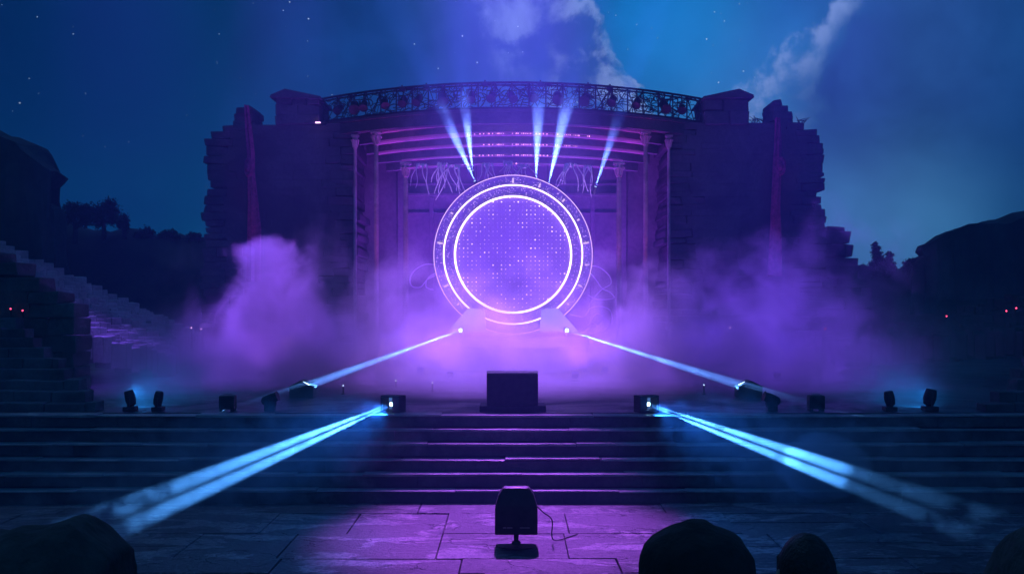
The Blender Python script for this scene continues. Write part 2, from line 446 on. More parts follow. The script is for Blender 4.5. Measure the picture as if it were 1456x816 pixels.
# columns
def column(px, d, ytop, w, label, faint=False):
    x = X(px, d); t = empty('stone_column', (x, d, SZ), label, 'column', 'columns flanking the stage opening')
    zt = Z(ytop, d); r = w / F * d / 2
    b = MB(); b.box((x - r * 1.9, d - r * 1.9, SZ), (x + r * 1.9, d + r * 1.9, SZ + .25), bev=.02); b.lathe([(r * 1.7, .25), (r * 1.8, .32), (r * 1.3, .42), (r * 1.45, .5), (r * 1.05, .6)], (x, d, SZ), 20); b.build('base', 'column', t, True)
    b = MB(); prof = []
    seg = 40
    zs = [SZ + .58 + (zt - .62 - SZ - .58) * i / 10 for i in range(11)]
    rings = []
    for i, z in enumerate(zs):
        rr = r * (1.0 - .16 * (i / 10) ** 1.5)
        rings.append([b.bm.verts.new((x + rr * (1 - .07 * (k % 2)) * math.cos(2 * math.pi * k / seg), d + rr * (1 - .07 * (k % 2)) * math.sin(2 * math.pi * k / seg), z)) for k in range(seg)])
    for i in range(10):
        for k in range(seg): b.bm.faces.new((rings[i][k], rings[i][(k + 1) % seg], rings[i + 1][(k + 1) % seg], rings[i + 1][k]))
    b.build('shaft', 'column', t)
    b = MB()
    b.lathe([(r * .86, -.64), (r * 1.1, -.6), (r * .9, -.55), (r * 1.15, -.35), (r * 1.7, -.14), (r * 1.9, -.1)], (x, d, zt), 16)
    for k in range(8):      # curled acanthus leaves
        a = 2 * math.pi * (k + .5) / 8; dv = Vector((math.cos(a), math.sin(a), 0)); c = Vector((x, d, zt))
        b.tube([c + dv * r * .95 + Vector((0, 0, -.55)), c + dv * r * 1.25 + Vector((0, 0, -.36)), c + dv * r * 1.9 + Vector((0, 0, -.2)), c + dv * r * 2.2 + Vector((0, 0, -.24)), c + dv * r * 2.0 + Vector((0, 0, -.31))], [.05, .06, .05, .04, .02], 5)
    b.box((x - r * 2.1, d - r * 2.1, zt - .1), (x + r * 2.1, d + r * 2.1, zt), bev=.015); b.build('capital', 'column', t, True)
column(535, 48.2, 187, 7, 'tall outer fluted column left of the glowing ring, beside a dark wall')
column(918, 48.2, 187, 7, 'tall outer fluted column right of the glowing ring, beside a dark wall')
column(577, 47.3, 231, 7.5, 'shorter inner fluted column next to the hanging vines left of the ring')
column(880, 47.3, 231, 7.5, 'shorter inner fluted column behind the looped cable right of the ring')
column(505, 48.75, 192, 5, 'faint slim column against the left wall at the edge of the opening')
column(951, 48.75, 192, 5, 'faint slim column against the right wall at the edge of the opening')

# curved light bars
def light_bar(c, k, py, pxl, pxr, rad, label, led, gap=None):
    z = Z(py, c); xl = X(pxl, c + 2); xr = X(pxr, c + 2)
    t = empty('light_bar', (0, c, z), label, 'light bar', 'curved light bars over the stage')
    n = 48; b = MB(); b.tube([(xl + (xr - xl) * i / n, arc_y(xl + (xr - xl) * i / n, c, k), z) for i in range(n + 1)], rad, 8); b.build('pipe', 'bar', t, True)
    b = MB(); n2 = 28
    b.tube([(led[0] + (led[1] - led[0]) * i / n2, arc_y(led[0] + (led[1] - led[0]) * i / n2, c, k) - rad - .015, z) for i in range(n2 + 1)], .024, 6)
    b.build('led_strip', 'ledbar', t)
light_bar(46.5, .075, 176, 535, 918, .045, 'thin topmost curved bar just below the roof edge with pink diodes', (-2.0, 2.0))
light_bar(46.6, .075, 190.5, 535, 918, .10, 'thickest curved bar with bright pink diodes, second from the roof edge', (-1.9, 3.4))
light_bar(46.8, .075, 206, 535, 918, .075, 'middle curved bar with pink diodes, third down from the roof edge', (-1.3, 2.8))
light_bar(45.9, .075, 221, 573, 884, .05, 'curved bar just above the hanging vines with a sparse pink strip', (-1.9, 1.6))
light_bar(45.7, .075, 233, 577, 880, .035, 'lowest thin curved bar the pale dry vines hang from', (-.2, .25))

# openwork truss on the roof edge
tr = empty('roof_truss', (0, 46, ZT0), 'dark curved openwork iron truss crowning the roof edge between two pylons', 'truss')
def tp(x, z, off=0): return Vector((x, arc_y(x, 46.1 + off, .05), z))
for nm, z, r, off in (('top_chord', ZT1, .05, 0), ('bottom_chord', ZT0 + .06, .05, 0), ('top_chord', ZT1, .04, .55), ('bottom_chord', ZT0 + .06, .04, .55)):
    b = MB(); b.tube([tp(-8.6 + 17.2 * i / 60, z, off) for i in range(61)], r, 6); b.build(nm, 'truss', tr, True)
NB = 24
for i in range(NB + 1):
    x = -8.55 + 17.1 * i / NB
    b = MB(); b.tube([tp(x, ZT0 + .06), tp(x, ZT1)], .032, 5); b.tube([tp(x, ZT1), tp(x, ZT1, .55)], .025, 5); b.build('post', 'truss', tr)
    if i < NB:
        x1 = x + 17.1 / NB
        b = MB()
        b.tube([tp(x, ZT0 + .06, .55), tp(x1, ZT1, .55)], .022, 5)
        if i % 2: b.tube([tp(x, ZT1), tp((x + x1) / 2, ZT0 + .08), tp(x1, ZT1)], .026, 5)
        b.build('brace', 'truss', tr)
b = MB(); rnd = random.Random(3)
H = ZT1 - ZT0
for i in range(330):
    x = rnd.uniform(-8.5, 8.5); z = ZT0 + rnd.uniform(.1, H - .1); a = rnd.uniform(0, 6.28); pts = []; cur = rnd.uniform(-2.6, 2.6)
    for k in range(9):
        pts.append(tp(max(-8.6, min(8.6, x)), max(ZT0 + .05, min(ZT1, z)), rnd.uniform(0, .06) + (i % 4) * .13))
        x += math.cos(a) * .13; z += math.sin(a) * .085; a += cur * .35
    b.tube(pts, rnd.uniform(.012, .024), 4)
b.build('scrollwork', 'truss', tr)
nlamp = 0; ORD = 'first second third fourth fifth sixth seventh eighth ninth tenth eleventh twelfth thirteenth fourteenth fifteenth sixteenth seventeenth'.split()
for px, yy in ((476, .45), (501, .45), (516, .42), (548, .4), (575, .45), (596, .45), (631, .42), (672, .5), (700, .5), (728, .5), (757, .5), (791, .42), (830, .45), (869, .45), (905, .42), (947, .42), (975, .45)):
    x = X(px, 47.3 + .02 * abs(px - 728) / 10); pz = ZT0 + H * .46
    side = 'left' if px < 728 else 'right'
    big = px in (501, 631, 791, 830, 947)
    nlamp += 1
    t = empty('truss_spotlight', tp(x, pz, -.1), ORD[nlamp - 1] + ' dark spotlight from the left pylon among the iron scrolls of the roof truss', 'spotlight', 'spotlights in the roof truss')
    q = tp(x, pz, -.12); s = 1.25 if big else 1.0
    m = aim((rnd.uniform(-.4, .4), -.75, -.65 + rnd.uniform(-.2, .2)))
    b = MB(); b.lathe([(.11 * s, -.24 * s), (.15 * s, -.18 * s), (.16 * s, .1 * s), (.2 * s, .22 * s)], q, 12, m); b.build('housing', 'dark', t, True)
    b = MB(); b.tube([q + Vector((-.2 * s, .02, -.02)), q + Vector((-.2 * s, .04, .25 * s)), q + Vector((.2 * s, .04, .25 * s)), q + Vector((.2 * s, .02, -.02))], .028, 5); b.tube([q + Vector((0, .04, .25 * s)), q + Vector((0, .1, ZT1 - q.z))], .03, 5); b.build('yoke', 'black', t)
    b = MB(); b.lathe([(.145 * s, .16 * s), (.145 * s, .175 * s)], q, 12, m); b.build('lens', 'lens_off', t)
# small blocks on top chord
for i, px in enumerate((570, 606, 690, 768, 836, 868)):
    x = X(px, 46.6)
    b = MB(); c = tp(x, ZT1, -.02); b.box(c + Vector((-.13, -.1, -.17)), c + Vector((.13, .1, .03)), bev=.02); b.box(c + Vector((-.03, -.12, .03)), c + Vector((.03, .05, .08)))
    tag(recenter(b.build('junction_box', 'black')), ORD[i] + ' small dark junction box from the left pylon on top of the roof truss', 'junction box', 'junction boxes along the roof truss')
# white marker at the left foot of the truss
b = MB(); c = P(452, 174.5, DW - .4); b.box(c + Vector((-.11, -.04, -.03)), c + Vector((.11, .04, .03)), bev=.01)
tag(recenter(b.build('marker_lamp', 'pinklamp')), 'tiny white lamp on the left pylon at the foot of the truss', 'lamp')

# red banners: twisted cloth with a knot
def banner(path, widths, knot, label):
    b = MB(); n = 60
    def ip(t, arr):
        f = t * (len(arr) - 1); i = min(int(f), len(arr) - 2); u = f - i
        return arr[i] * (1 - u) + arr[i + 1] * u if not isinstance(arr[0], tuple) else tuple(a * (1 - u) + c * u for a, c in zip(arr[i], arr[i + 1]))
    d = DW - .55; secs = 14; rings = []
    for i in range(n + 1):
        t = i / n; px, py = ip(t, path); w = ip(t, widths) / F * d / 2
        c = P(px, py, d); ring = []
        for k in range(secs):
            a = 2 * math.pi * k / secs
            fold = .05 * math.sin(3 * a + t * 9) * (1 if w > .1 else .5)
            ring.append(b.bm.verts.new(c + Vector((math.cos(a) * (w + fold * .4), math.sin(a) * (.09 + .05 * math.sin(5 * a + t * 5)), .03 * math.sin(2 * a)))))
        rings.append(ring)
    for i in range(n):
        for k in range(secs): b.bm.faces.new((rings[i][k], rings[i][(k + 1) % secs], rings[i + 1][(k + 1) % secs], rings[i + 1][k]))
    b.bm.faces.new(rings[0][::-1]); b.bm.faces.new(rings[-1])
    t = empty('red_banner', P(*path[-1], d), label, 'banner', 'red cloth banners on the ruined piers')
    b.build('cloth', 'red', t, True)
    kx, ky = knot; c = P(kx, ky, d - .08); b = MB(); pts = []
    for i in range(17):
        a = i / 16 * 2 * math.pi * 1.15; pts.append(c + Vector((math.cos(a) * .15, -.08 + .1 * math.sin(a * .5), math.sin(a) * .34)))
    b.tube(pts, [.07 + .035 * math.sin(i * .7) for i in range(17)], 8)
    b.lathe([(.02, -.26), (.13, -.16), (.16, 0), (.12, .17), (.02, .25)], c, 10); b.build('knot', 'red', t, True)
banner([(350, 150), (353, 185), (357, 222), (358, 250), (360, 290), (361, 325), (360, 400)], [6, 10, 11, 11, 15, 20, 20], (353, 238), 'knotted red cloth hanging from the broken pier behind the smoke plume')
banner([(1106, 168), (1106, 200), (1105, 225), (1105, 250), (1103, 300), (1102, 345), (1101, 392)], [7, 10, 12, 12, 14, 18, 20], (1110, 236), 'longer knotted red cloth hanging from the broken pier with dry weeds')

# hanging dry vines
def vine(px, py, n, spread, ln, label):
    d = 45.0; c = P(px, py, d + .9 * (abs(px - 728) / 150) ** 2); b = MB(); r = random.Random(int(px))
    for i in range(n):
        sx = r.uniform(-.2, .2) * spread; ex = sx * r.uniform(2.0, 4.5) + r.uniform(-.25, .25); l = ln * r.uniform(.55, 1.1)
        pts = []
        for k in range(11):
            t = k / 10; pts.append(c + Vector((sx + (ex - sx) * t ** 1.3 + .06 * math.sin(t * 6 + i), r.uniform(-.02, .02) - .15 * math.sin(t * 3), .22 * math.sin(min(t * 5, 1.57) * 1.6) * (1 - t) - l * t ** 1.25)))
        b.tube(pts, [.034 * (1 - .6 * k / 10) for k in range(11)], 5)
    b.lathe([(.03, -.08), (.09, 0), (.05, .1)], c, 8)
    tag(recenter(b.build('dry_vine', 'vine', None, True)), label, 'vine', 'dry vines hanging over the ring')
vine(600, 236, 4, .7, 1.1, 'short faint dry vine beside the inner left column')
vine(626, 235, 7, .9, 1.15, 'dense dry vine under the lowest bar, second from the left column')
vine(648, 238, 6, 1.1, 1.3, 'spread dry vine with the longest strands, ending beside the ring rim')
vine(691, 236, 6, .9, .75, 'arched dry vine above the upper left rim of the ring')
vine(722, 234, 8, .9, .55, 'thick short dry vine over the top of the ring')
vine(745, 238, 6, 1.0, .6, 'short dry vine just right of the ring top, before a beam')
vine(812, 236, 7, 1.1, 1.1, 'dense dry vine right of the ring, under the curved bars')
vine(838, 239, 5, .8, 1.2, 'thin faint dry vine nearest the inner right column')

# ------------------------------------------------------------------ glowing ring
DR = 43.0; K = DR / F; C0 = P(729.5, 362, DR)
ring = empty('glowing_ring', (C0.x, DR, C0.z - 113 * K), 'giant round portal with three glowing rings around a dotted purple screen', 'light ring')
b = MB()
def annulus(b, c, r0, r1, y0, y1, n=128):
    vs = []
    for i in range(n):
        a = 2 * math.pi * i / n; dv = Vector((math.cos(a), 0, math.sin(a)))
        vs.append([b.bm.verts.new(Vector((c.x, y, c.z)) + dv * r) for r, y in ((r0, y0), (r1, y0), (r1, y1), (r0, y1))])
    for i in range(n):
        for k in range(4): b.bm.faces.new((vs[i][k], vs[i][(k + 1) % 4], vs[(i + 1) % n][(k + 1) % 4], vs[(i + 1) % n][k]))
annulus(b, C0, 84 * K, 112 * K, DR, DR + .35); b.build('rim_band', 'ringband', ring)
b = MB(); m = Matrix.Rotation(R(90), 4, 'X'); b.lathe([(.01, 0), (83.5 * K, 0), (83.5 * K, -.2), (.01, -.2)], (C0.x, DR + .05, C0.z), 96, m); b.build('screen', 'screen', ring)
for nm, r, t, mt in (('outer_tube', 112.5, .013, 'thin_tube'), ('middle_tube', 98.5, .026, 'tube'), ('inner_tube', 82.5, .037, 'tube')):
    b = MB(); b.loop((C0.x, DR - .05, C0.z), r * K, t, 128, 8); b.build(nm, mt, ring, True)
rd = random.Random(5)
def quad(b, c, h):
    n = 6
    vs = [b.bm.verts.new(c + Vector((h * math.cos(2 * math.pi * k / n), 0, h * math.sin(2 * math.pi * k / n)))) for k in range(n)]
    ce = b.bm.verts.new(c + Vector((0, -h * .5, 0)))
    for k in range(n): b.bm.faces.new((vs[k], vs[(k + 1) % n], ce))
    b.bm.faces.new(vs)
b = MB()
for i in range(900):
    a = rd.uniform(0, 6.283); r = rd.choice((rd.uniform(86, 96), rd.uniform(101, 110))) * K
    quad(b, Vector((C0.x + r * math.cos(a), DR - .004, C0.z + r * math.sin(a))), rd.uniform(.008, .018))
b.build('speckle_pattern', 'dim_dot', ring)
for ang, ln in ((90, .2), (69, .16), (47, .14), (28, .1), (9, .22), (-8, .1), (-25, .16), (171, .22), (205, .2), (146, .1), (-42, .1), (222, .1)):
    b = MB(); m = Matrix.Translation(C0 + Vector((0, -.03, 0))) @ Matrix.Rotation(-R(ang), 4, 'Y') @ Matrix.Translation((105 * K, 0, 0))
    b.box((-ln / 2, -.025, -.035), (ln / 2, .02, .035), m, .008); b.build('tick', 'tick', ring)
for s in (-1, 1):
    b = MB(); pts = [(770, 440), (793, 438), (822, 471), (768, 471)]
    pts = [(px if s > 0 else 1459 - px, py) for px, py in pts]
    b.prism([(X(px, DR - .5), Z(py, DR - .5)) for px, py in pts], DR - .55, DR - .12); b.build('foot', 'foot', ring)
b = MB(); b.lathe([(3.1, 0), (3.1, .1), (2.95, .14), (2.95, 1.0), (3.05, 1.06), (3.05, Z(478, DR) - SZ)], (C0.x, DR + 1.6, SZ), 64)
tag(recenter(b.build('ring_plinth', 'black', None, True)), 'round dark plinth under the glowing ring, lost in the purple smoke', 'plinth')

# loose pale cable curls beside the ring
def bez(pts, n=60):
    P4 = [Vector(p) for p in pts]; out = []
    for i in range(len(P4) - 1):
        p0 = P4[max(i - 1, 0)]; p1 = P4[i]; p2 = P4[i + 1]; p3 = P4[min(i + 2, len(P4) - 1)]
        for k in range(8):
            t = k / 8; out.append(.5 * ((2 * p1) + (p2 - p0) * t + (2 * p0 - 5 * p1 + 4 * p2 - p3) * t * t + (3 * p1 - p0 - 3 * p2 + p3) * t ** 3))
    out.append(P4[-1]); return out
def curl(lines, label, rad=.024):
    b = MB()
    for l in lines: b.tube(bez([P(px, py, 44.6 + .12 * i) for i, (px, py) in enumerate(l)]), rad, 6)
    tag(recenter(b.build('cable_curl', 'scroll', None, True)), label, 'rope light', 'looped cable curls beside the ring')
curl([[(622, 377), (605, 376), (590, 384), (583, 396), (586, 407), (598, 408), (607, 398), (618, 392)], [(620, 388), (608, 396), (606, 408), (616, 412)]], 'looped cable curl left of the ring above the smoke')
curl([[(838, 378), (852, 380), (866, 392), (868, 404), (855, 412), (843, 425), (838, 432)], [(836, 385), (846, 396), (856, 410), (868, 416), (872, 424), (850, 426), (836, 420)]], 'wide wavy cable curl at the right rim of the ring')
curl([[(810, 447), (830, 450), (840, 438), (856, 436), (868, 442), (870, 458), (862, 468), (850, 470)], [(826, 474), (838, 466), (842, 452), (850, 446), (857, 452), (852, 462), (843, 468)], [(830, 474), (840, 460), (848, 462), (846, 472), (838, 474)]], 'curled cable knot low on the right, beside the ring foot')

# ------------------------------------------------------------------ podium
dp = 27.95
pod = empty('podium', (X(728.5, dp), dp, SZ), 'dark boxy podium with a bright top edge at the head of the steps', 'podium')
x0, x1 = X(692, dp), X(765, dp); zt = Z(531, dp)
b = MB(); b.box((x0, dp - .02, SZ + .14), (x1, dp + .62, zt), bev=.012); b.build('body', 'podium', pod)
b = MB(); b.box((X(682, dp), dp - .14, SZ - .01), (X(776, dp), dp + .78, SZ + .142), bev=.012); b.build('base', 'podium', pod)
b = MB(); b.box((x0 - .008, dp + .02, zt + .001), (x1 + .008, dp + .63, zt + .034), bev=.01); b.build('top', 'podtop', pod)
b = MB()
for i in (0, 1): b.box((x0 + .05 + i * .65, dp - .032, SZ + .22), (x0 + .6 + i * .65, dp - .021, zt - .1), bev=.004)
b.build('front_panel', 'podium', pod)

# ------------------------------------------------------------------ front beam lights (frame shaped)
def yawm(c, a): return Matrix.Translation(c) @ Matrix.Rotation(a, 4, 'Z')
BLUE = (.10, .42, 1.0)
for s in (-1, 1):
    d = 27.75; px = 728.5 + s * 190 - (0 if s > 0 else -20) + (0 if s > 0 else 0)
    px = 919 if s > 0 else 559
    c = Vector((X(px, d), d, SZ)); a = -s * R(-24)
    t = empty('floor_beam_light', c, ('square' ) + ' black frame light firing a bright blue beam over the steps to the ' + ('right' if s > 0 else 'left'), 'beam light', 'frame lights firing the front beams')
    m = yawm(c, a); b = MB(); w, h, dp_ = .27, .42, .34
    b.box((-w, -dp_ / 2, 0), (w, dp_ / 2, .05), m, .01); b.box((-w, -dp_ / 2, h - .05), (w, dp_ / 2, h), m, .01)
    b.box((-w, -dp_ / 2, .051), (-w + .055, dp_ / 2, h - .051), m, .008); b.box((w - .055, -dp_ / 2, .051), (w, dp_ / 2, h - .051), m, .008)
    b.build('frame', 'black', t)
    b = MB(); q = -s; b.box((q * .04 if q > 0 else -.215, -.12, .051), (.215 if q > 0 else -.04, .15, h - .051), m, .01); b.build('side_housing', 'black', t)
    b = MB(); b.box((-.215, .155, .051), (.215, .165, h - .051), m); b.build('back_glass', 'inner_glass', t)
    lens = m @ Vector((-q * .01, -.06, .20)) 
    tgt = P(1218, 683, 21.8) if s > 0 else P(300, 683, 21.6)
    dv = (tgt - lens).normalized()
    b = MB(); b.lathe([(.075, -.14), (.075, 0), (.085, .02)], lens, 20, aim(dv)); b.build('barrel', 'black', t, True)
    b = MB(); b.lathe([(.001, .018), (.05, .022), (.066, .012), (.066, .004)], lens, 20, aim(dv)); b.build('lens', 'lens', t, True)
    side = dv.cross(Vector((0, 0, 1))).normalized(); upv = side.cross(dv).normalized()
    st0 = lens + dv * .04
    for e in (-1, 1):
        off = upv * e * math.tan(R(1.22))
        spot('beam', st0 + upv * e * .02, st0 + dv * 10 + off * 10, (.09, .44, 1.0), 290000, 2.8, .85, .012)
    spot('beam_scatter_fill', st0 + dv * .3, st0 + dv * 10 + Vector((0, 0, -1)), (.02, .22, 1), 850, 75, 1.0, .1)  # added wide spot in place of the light the beam scatters

# ------------------------------------------------------------------ stage edge fixtures
def moving_head(px, wpx, y0, y1, tilt, label, lit=None):
    d = 28.0; s = d / F; c = Vector((X(px, d), d, SZ)); w = wpx * s; h = (y1 - y0) * s
    t = empty('moving_head_light', c, label, 'stage light', 'moving head lights along the stage edge')
    b = MB(); b.box(c + Vector((-w * .48, -.17, 0)), c + Vector((w * .48, .17, h * .22)), bev=.015); b.build('base', 'black', t)
    b = MB()
    for e in (-1, 1): b.box(c + Vector((-.035, e * .15 - .02, h * .2)), c + Vector((.035, e * .15 + .02, h * .68)), bev=.01)
    b.build('yoke', 'black', t)
    m = Matrix.Rotation(tilt, 4, 'Y'); q = c + Vector((0, 0, h * .58))
    b = MB(); b.lathe([(w * .22, -h * .34), (w * .36, -h * .28), (w * .44, -.02), (w * .42, h * .2), (w * .36, h * .4), (w * .30, h * .42)], q, 18, m); b.build('head', 'black', t, True)
    b = MB(); b.lathe([(w * .26, h * .421), (w * .2, h * .432)], q, 16, m); b.build('lens', 'lens_off', t)
moving_head(185.5, 17, 555, 584, R(-14), 'upright moving head light at the far left of the stage edge, before blue glow')
moving_head(225, 15, 556, 584, R(10), 'slim pointed moving head light just right of the left blue glow')
moving_head(1265, 17, 556, 584, R(-10), 'slim moving head light on the inner side of the right blue glow')
moving_head(1322, 20, 553, 584, R(12), 'largest moving head light, on the outer side of the right blue glow')
def strobe(px, label):
    d = 28.0; c = Vector((X(px, d), d, SZ)); t = empty('strobe_box', c, label, 'strobe', 'box strobes along the stage edge')
    b = MB(); b.box(c + Vector((-.2, -.16, .05)), c + Vector((.2, .16, .40)), bev=.045); b.build('housing', 'black', t, True)
    b = MB()
    for k in range(6): b.box(c + Vector((-.16, -.175, .09 + .045 * k)), c + Vector((.16, -.158, .11 + .045 * k)))
    b.build('grille', 'dark', t)
    b = MB(); b.tube([c + Vector((-.1, 0, .39)), c + Vector((-.1, 0, .43)), c + Vector((.1, 0, .43)), c + Vector((.1, 0, .39))], .014, 6); b.build('handle', 'steel', t)
    for e in (-1, 1):
        b = MB(); b.box(c + Vector((e * .14 - .04, -.14, 0)), c + Vector((e * .14 + .04, .14, .052)), bev=.008); b.build('foot', 'dark', t)
strobe(324, 'dark box strobe with rounded corners on the left stage edge')
strobe(1160, 'dark box strobe with rounded corners on the right stage edge')
def par(px, s, label):
    d = 28.0; c = Vector((X(px, d), d, SZ)); t = empty('par_light', c, label, 'par light', 'tilted par lights along the stage edge')
    b = MB(); b.box(c + Vector((-.13, -.14, 0)), c + Vector((.13, .14, .13)), bev=.02); b.lathe([(.15, .1), (.17, .2), (.12, .3)], c, 16); b.build('base', 'black', t, True)
    m = aim((s * .85, -.1, .35)); q = c + Vector((0, 0, .30))
    b = MB(); b.lathe([(.07, -.22), (.12, -.16), (.13, .08), (.11, .2), (.135, .22)], q, 18, m); b.build('can', 'black', t, True)
    b = MB(); b.lathe([(.10, .2), (.09, .205)], q, 18, m); b.build('lens', 'lens_off', t)
    b = MB(); b.tube([q + Vector((0, -.16, 0)), q + Vector((0, -.16, -.2)), q + Vector((0, .16, -.2)), q + Vector((0, .16, 0))], .02, 6); b.build('yoke', 'black', t)
par(384, 1, 'dark par light tilted up towards the centre on the left stage edge')
par(1097, -1, 'dark par light tilted up towards the centre on the right stage edge')
# blue pools on the deck behind the outer heads
for px, sx in ((188, 1), (1318, -1)):
    src = P(px, 556, 28.6); spot('blue_wash', src, P(px + sx * 34, 577, 30.2), (.02, .38, 1), 420, 95, .8, .05)

# peaked hood cabinets in the haze + a glowing stub that paints the corner glint
for px, s in ((431, 1), (1064, -1)):
    d = 32.0; c = Vector((X(px, d), d, SZ)); w = 17 * d / F
    t = empty('hood_cabinet', c, 'hazy peaked cabinet in the smoke where the ' + ('left' if s > 0 else 'right') + ' inner beam ends', 'cabinet', 'peaked cabinets at the ends of the inner beams')
    z1 = Z(549, d) - SZ; z2 = Z(541, d) - SZ
    b = MB(); b.box(c + Vector((-w, -.3, 0)), c + Vector((w, .3, z1)), bev=.015); b.build('body', 'black', t)
    b = MB(); b.prism([(c.x - w - .03, SZ + z1 + .002), (c.x - s * .02, SZ + z2 + .02), (c.x + w + .03, SZ + z1 + .002)], d - .34, d + .34); b.build('roof', 'black', t)
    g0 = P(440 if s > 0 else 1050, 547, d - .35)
    b = MB(); b.tube([g0, g0 + Vector((-s * .18, 0, .09))], [.016, .005], 8); b.build('lamp', 'lens_blue', t)  # emissive stub paints the corner highlight; no lamp sits here

# inner beams from the ring base
for s in (-1, 1):
    px = 806 if s > 0 else 655
    src = P(px, 469.5, DR - .75); tgt = P(1052 if s > 0 else 440, 547, 31.8)
    dv = (tgt - src).normalized()
    t = empty('ring_base_light', src, 'small bright projector at the ' + ('right' if s > 0 else 'left') + ' foot of the ring firing a pale blue beam', 'projector', 'projectors at the ring feet')
    b = MB(); b.lathe([(.07, -.22), (.085, -.2), (.085, -.02), (.1, 0)], src, 16, aim(dv)); b.build('housing', 'black', t, True)
    b = MB(); b.box(src + Vector((-.06, -.0, -.3)), src + Vector((.06, .12, -.08)), bev=.01); b.build('bracket', 'black', t)
    b = MB(); b.lathe([(.001, .012), (.07, .012), (.07, .004)], src, 16, aim(dv)); b.build('lens', 'lens', t, True)
    pw = 700000 if s > 0 else 500000
    up = Vector((0, 0, 1))
    for e in (-1, 1):
        spot('inner_beam', src + dv * .05, src + dv * 10 + up * (.0 + e * .045), (.12, .40, 1), pw * 2.6, .55, .6, .01)
# tiny sparkles on the deck
for px, py, d in ((488, 548, 33), (563, 541, 35), (615, 544, 34), (1001, 547, 33)):
    c = P(px, py, d); t = empty('floor_sparkle_light', Vector((c.x, d, SZ)), 'tiny pale floor lamp glinting in the smoke ' + {488: 'nearest the left hood cabinet', 563: 'between the left inner beam and the podium', 615: 'closest to the podium, on its left', 1001: 'nearest the right hood cabinet'}[px], 'floor lamp', 'tiny floor lamps in the smoke')
    b = MB(); b.lathe([(.06, 0), (.06, .03), (.02, .05), (.02, c.z - SZ - .03)], (c.x, d, SZ), 10); b.build('stand', 'black', t)
    b = MB(); b.lathe([(.003, -.018), (.016, -.012), (.02, .006), (.006, .02)], c, 10); b.build('bulb', 'lens_blue', t, True)

# up-firing beams on the low pipe under the roof
for (px, py, tx, ty, lab, pw) in ((675, 257, 626, 150, 'leftmost upward beam projector, tilted left, above the ring rim', 1600000), (672, 242, 661, 150, 'highest beam projector near the left vines, firing almost straight up', 1300000), (762, 258, 766, 140, 'beam projector right of the ring top firing straight up', 1300000), (780, 262, 806, 150, 'beam projector tilted slightly right, beside the straight one', 1600000), (847, 265, 884, 155, 'rightmost beam projector below the right vines, tilted right', 1600000)):
    d = 44.3 if px == 675 else 45.0; c = P(px, py, d); tg = P(tx, ty, d - .3); dv = (tg - c).normalized()
    t = empty('beam_projector', c - dv * .4, lab, 'projector', 'upward beam projectors under the roof')
    b = MB(); b.lathe([(.05, -.34), (.075, -.3), (.08, -.04), (.06, -.02)], c, 14, aim(dv)); b.build('housing', 'black', t, True)
    b = MB(); b.lathe([(.001, -.012), (.045, -.012), (.045, -.019)], c, 14, aim(dv)); b.build('lens', 'lens_blue', t)
    zb = Z(233, 45.7) ; bx = c.x; yb = arc_y(bx, 45.7, .075)
    q = c - dv * .2; b = MB(); b.tube([q, q + Vector((.0, .12, 0)), Vector((bx, yb, zb - .02))], .016, 6); b.build('hanger', 'black', t)
    spot('up_beam', c, c + dv * 10, (.17, .32, 1), pw * .062, 13, 1.0, .015)

# ------------------------------------------------------------------ centre floor fixture (backlit silhouette)
d = 20.6; c = Vector((X(734, d), d, .012)); s = d / F
t = empty('hooded_stage_light', c, 'dark hooded stage light on a short pole standing alone on the purple-lit paving', 'stage light')
zb, zt = Z(757, d), Z(692, d)
b = MB(); w0, w1 = 30 * s, 19 * s; hz = zb + (zt - zb) * .58
def loft(b, secs):
    rr = []
    for (wx, wy, z, oy) in secs: rr.append([b.bm.verts.new((c.x + a * wx, c.y + oy + e * wy, z)) for a, e in ((-1, -1), (1, -1), (1, 1), (-1, 1))])
    for i in range(len(rr) - 1):
        for k in range(4): b.bm.faces.new((rr[i][k], rr[i][(k + 1) % 4], rr[i + 1][(k + 1) % 4], rr[i + 1][k]))
    b.bm.faces.new(rr[0][::-1]); b.bm.faces.new(rr[-1])
loft(b, [(w0, .2, zb, 0), (w0, .22, hz, 0), (w0 * .95, .21, hz + .07, 0), (w0 * .82, .18, zt - .12, .02), (w1, .14, zt - .02, .03), (w1 * .85, .12, zt, .03)])
bmesh.ops.bevel(b.bm, geom=list(b.bm.edges), offset=.012, segments=2, affect='EDGES'); b.build('housing', 'black', t, True)
b = MB(); 
for e in (-1, 1): b.box((c.x + e * 12 * s - .09, c.y - .214, zb + .13), (c.x + e * 12 * s + .09, c.y - .198, zb + .142))
b.build('vent_slot', 'steel', t)
b = MB(); b.tube([c + Vector((0, 0, .02)), Vector((c.x, c.y, zb + .01))], .045, 12); b.build('pole', 'black', t, True)
b = MB(); b.lathe([(.38, 0), (.38, .014), (.33, .025), (.09, .03), (.07, .08)], c, 28); b.build('base', 'black', t, True)
b = MB(); b.tube(bez([Vector((c.x + w0 - .01, c.y, hz)), Vector((c.x + w0 + .12, c.y, hz - .12)), Vector((c.x + w0 + .28, c.y + .1, hz - .28)), Vector((c.x + w0 + .32, c.y + .3, .05)), Vector((c.x + 1.2, c.y + .9, .03))]), .012, 6); b.build('cable', 'dark', t, True)

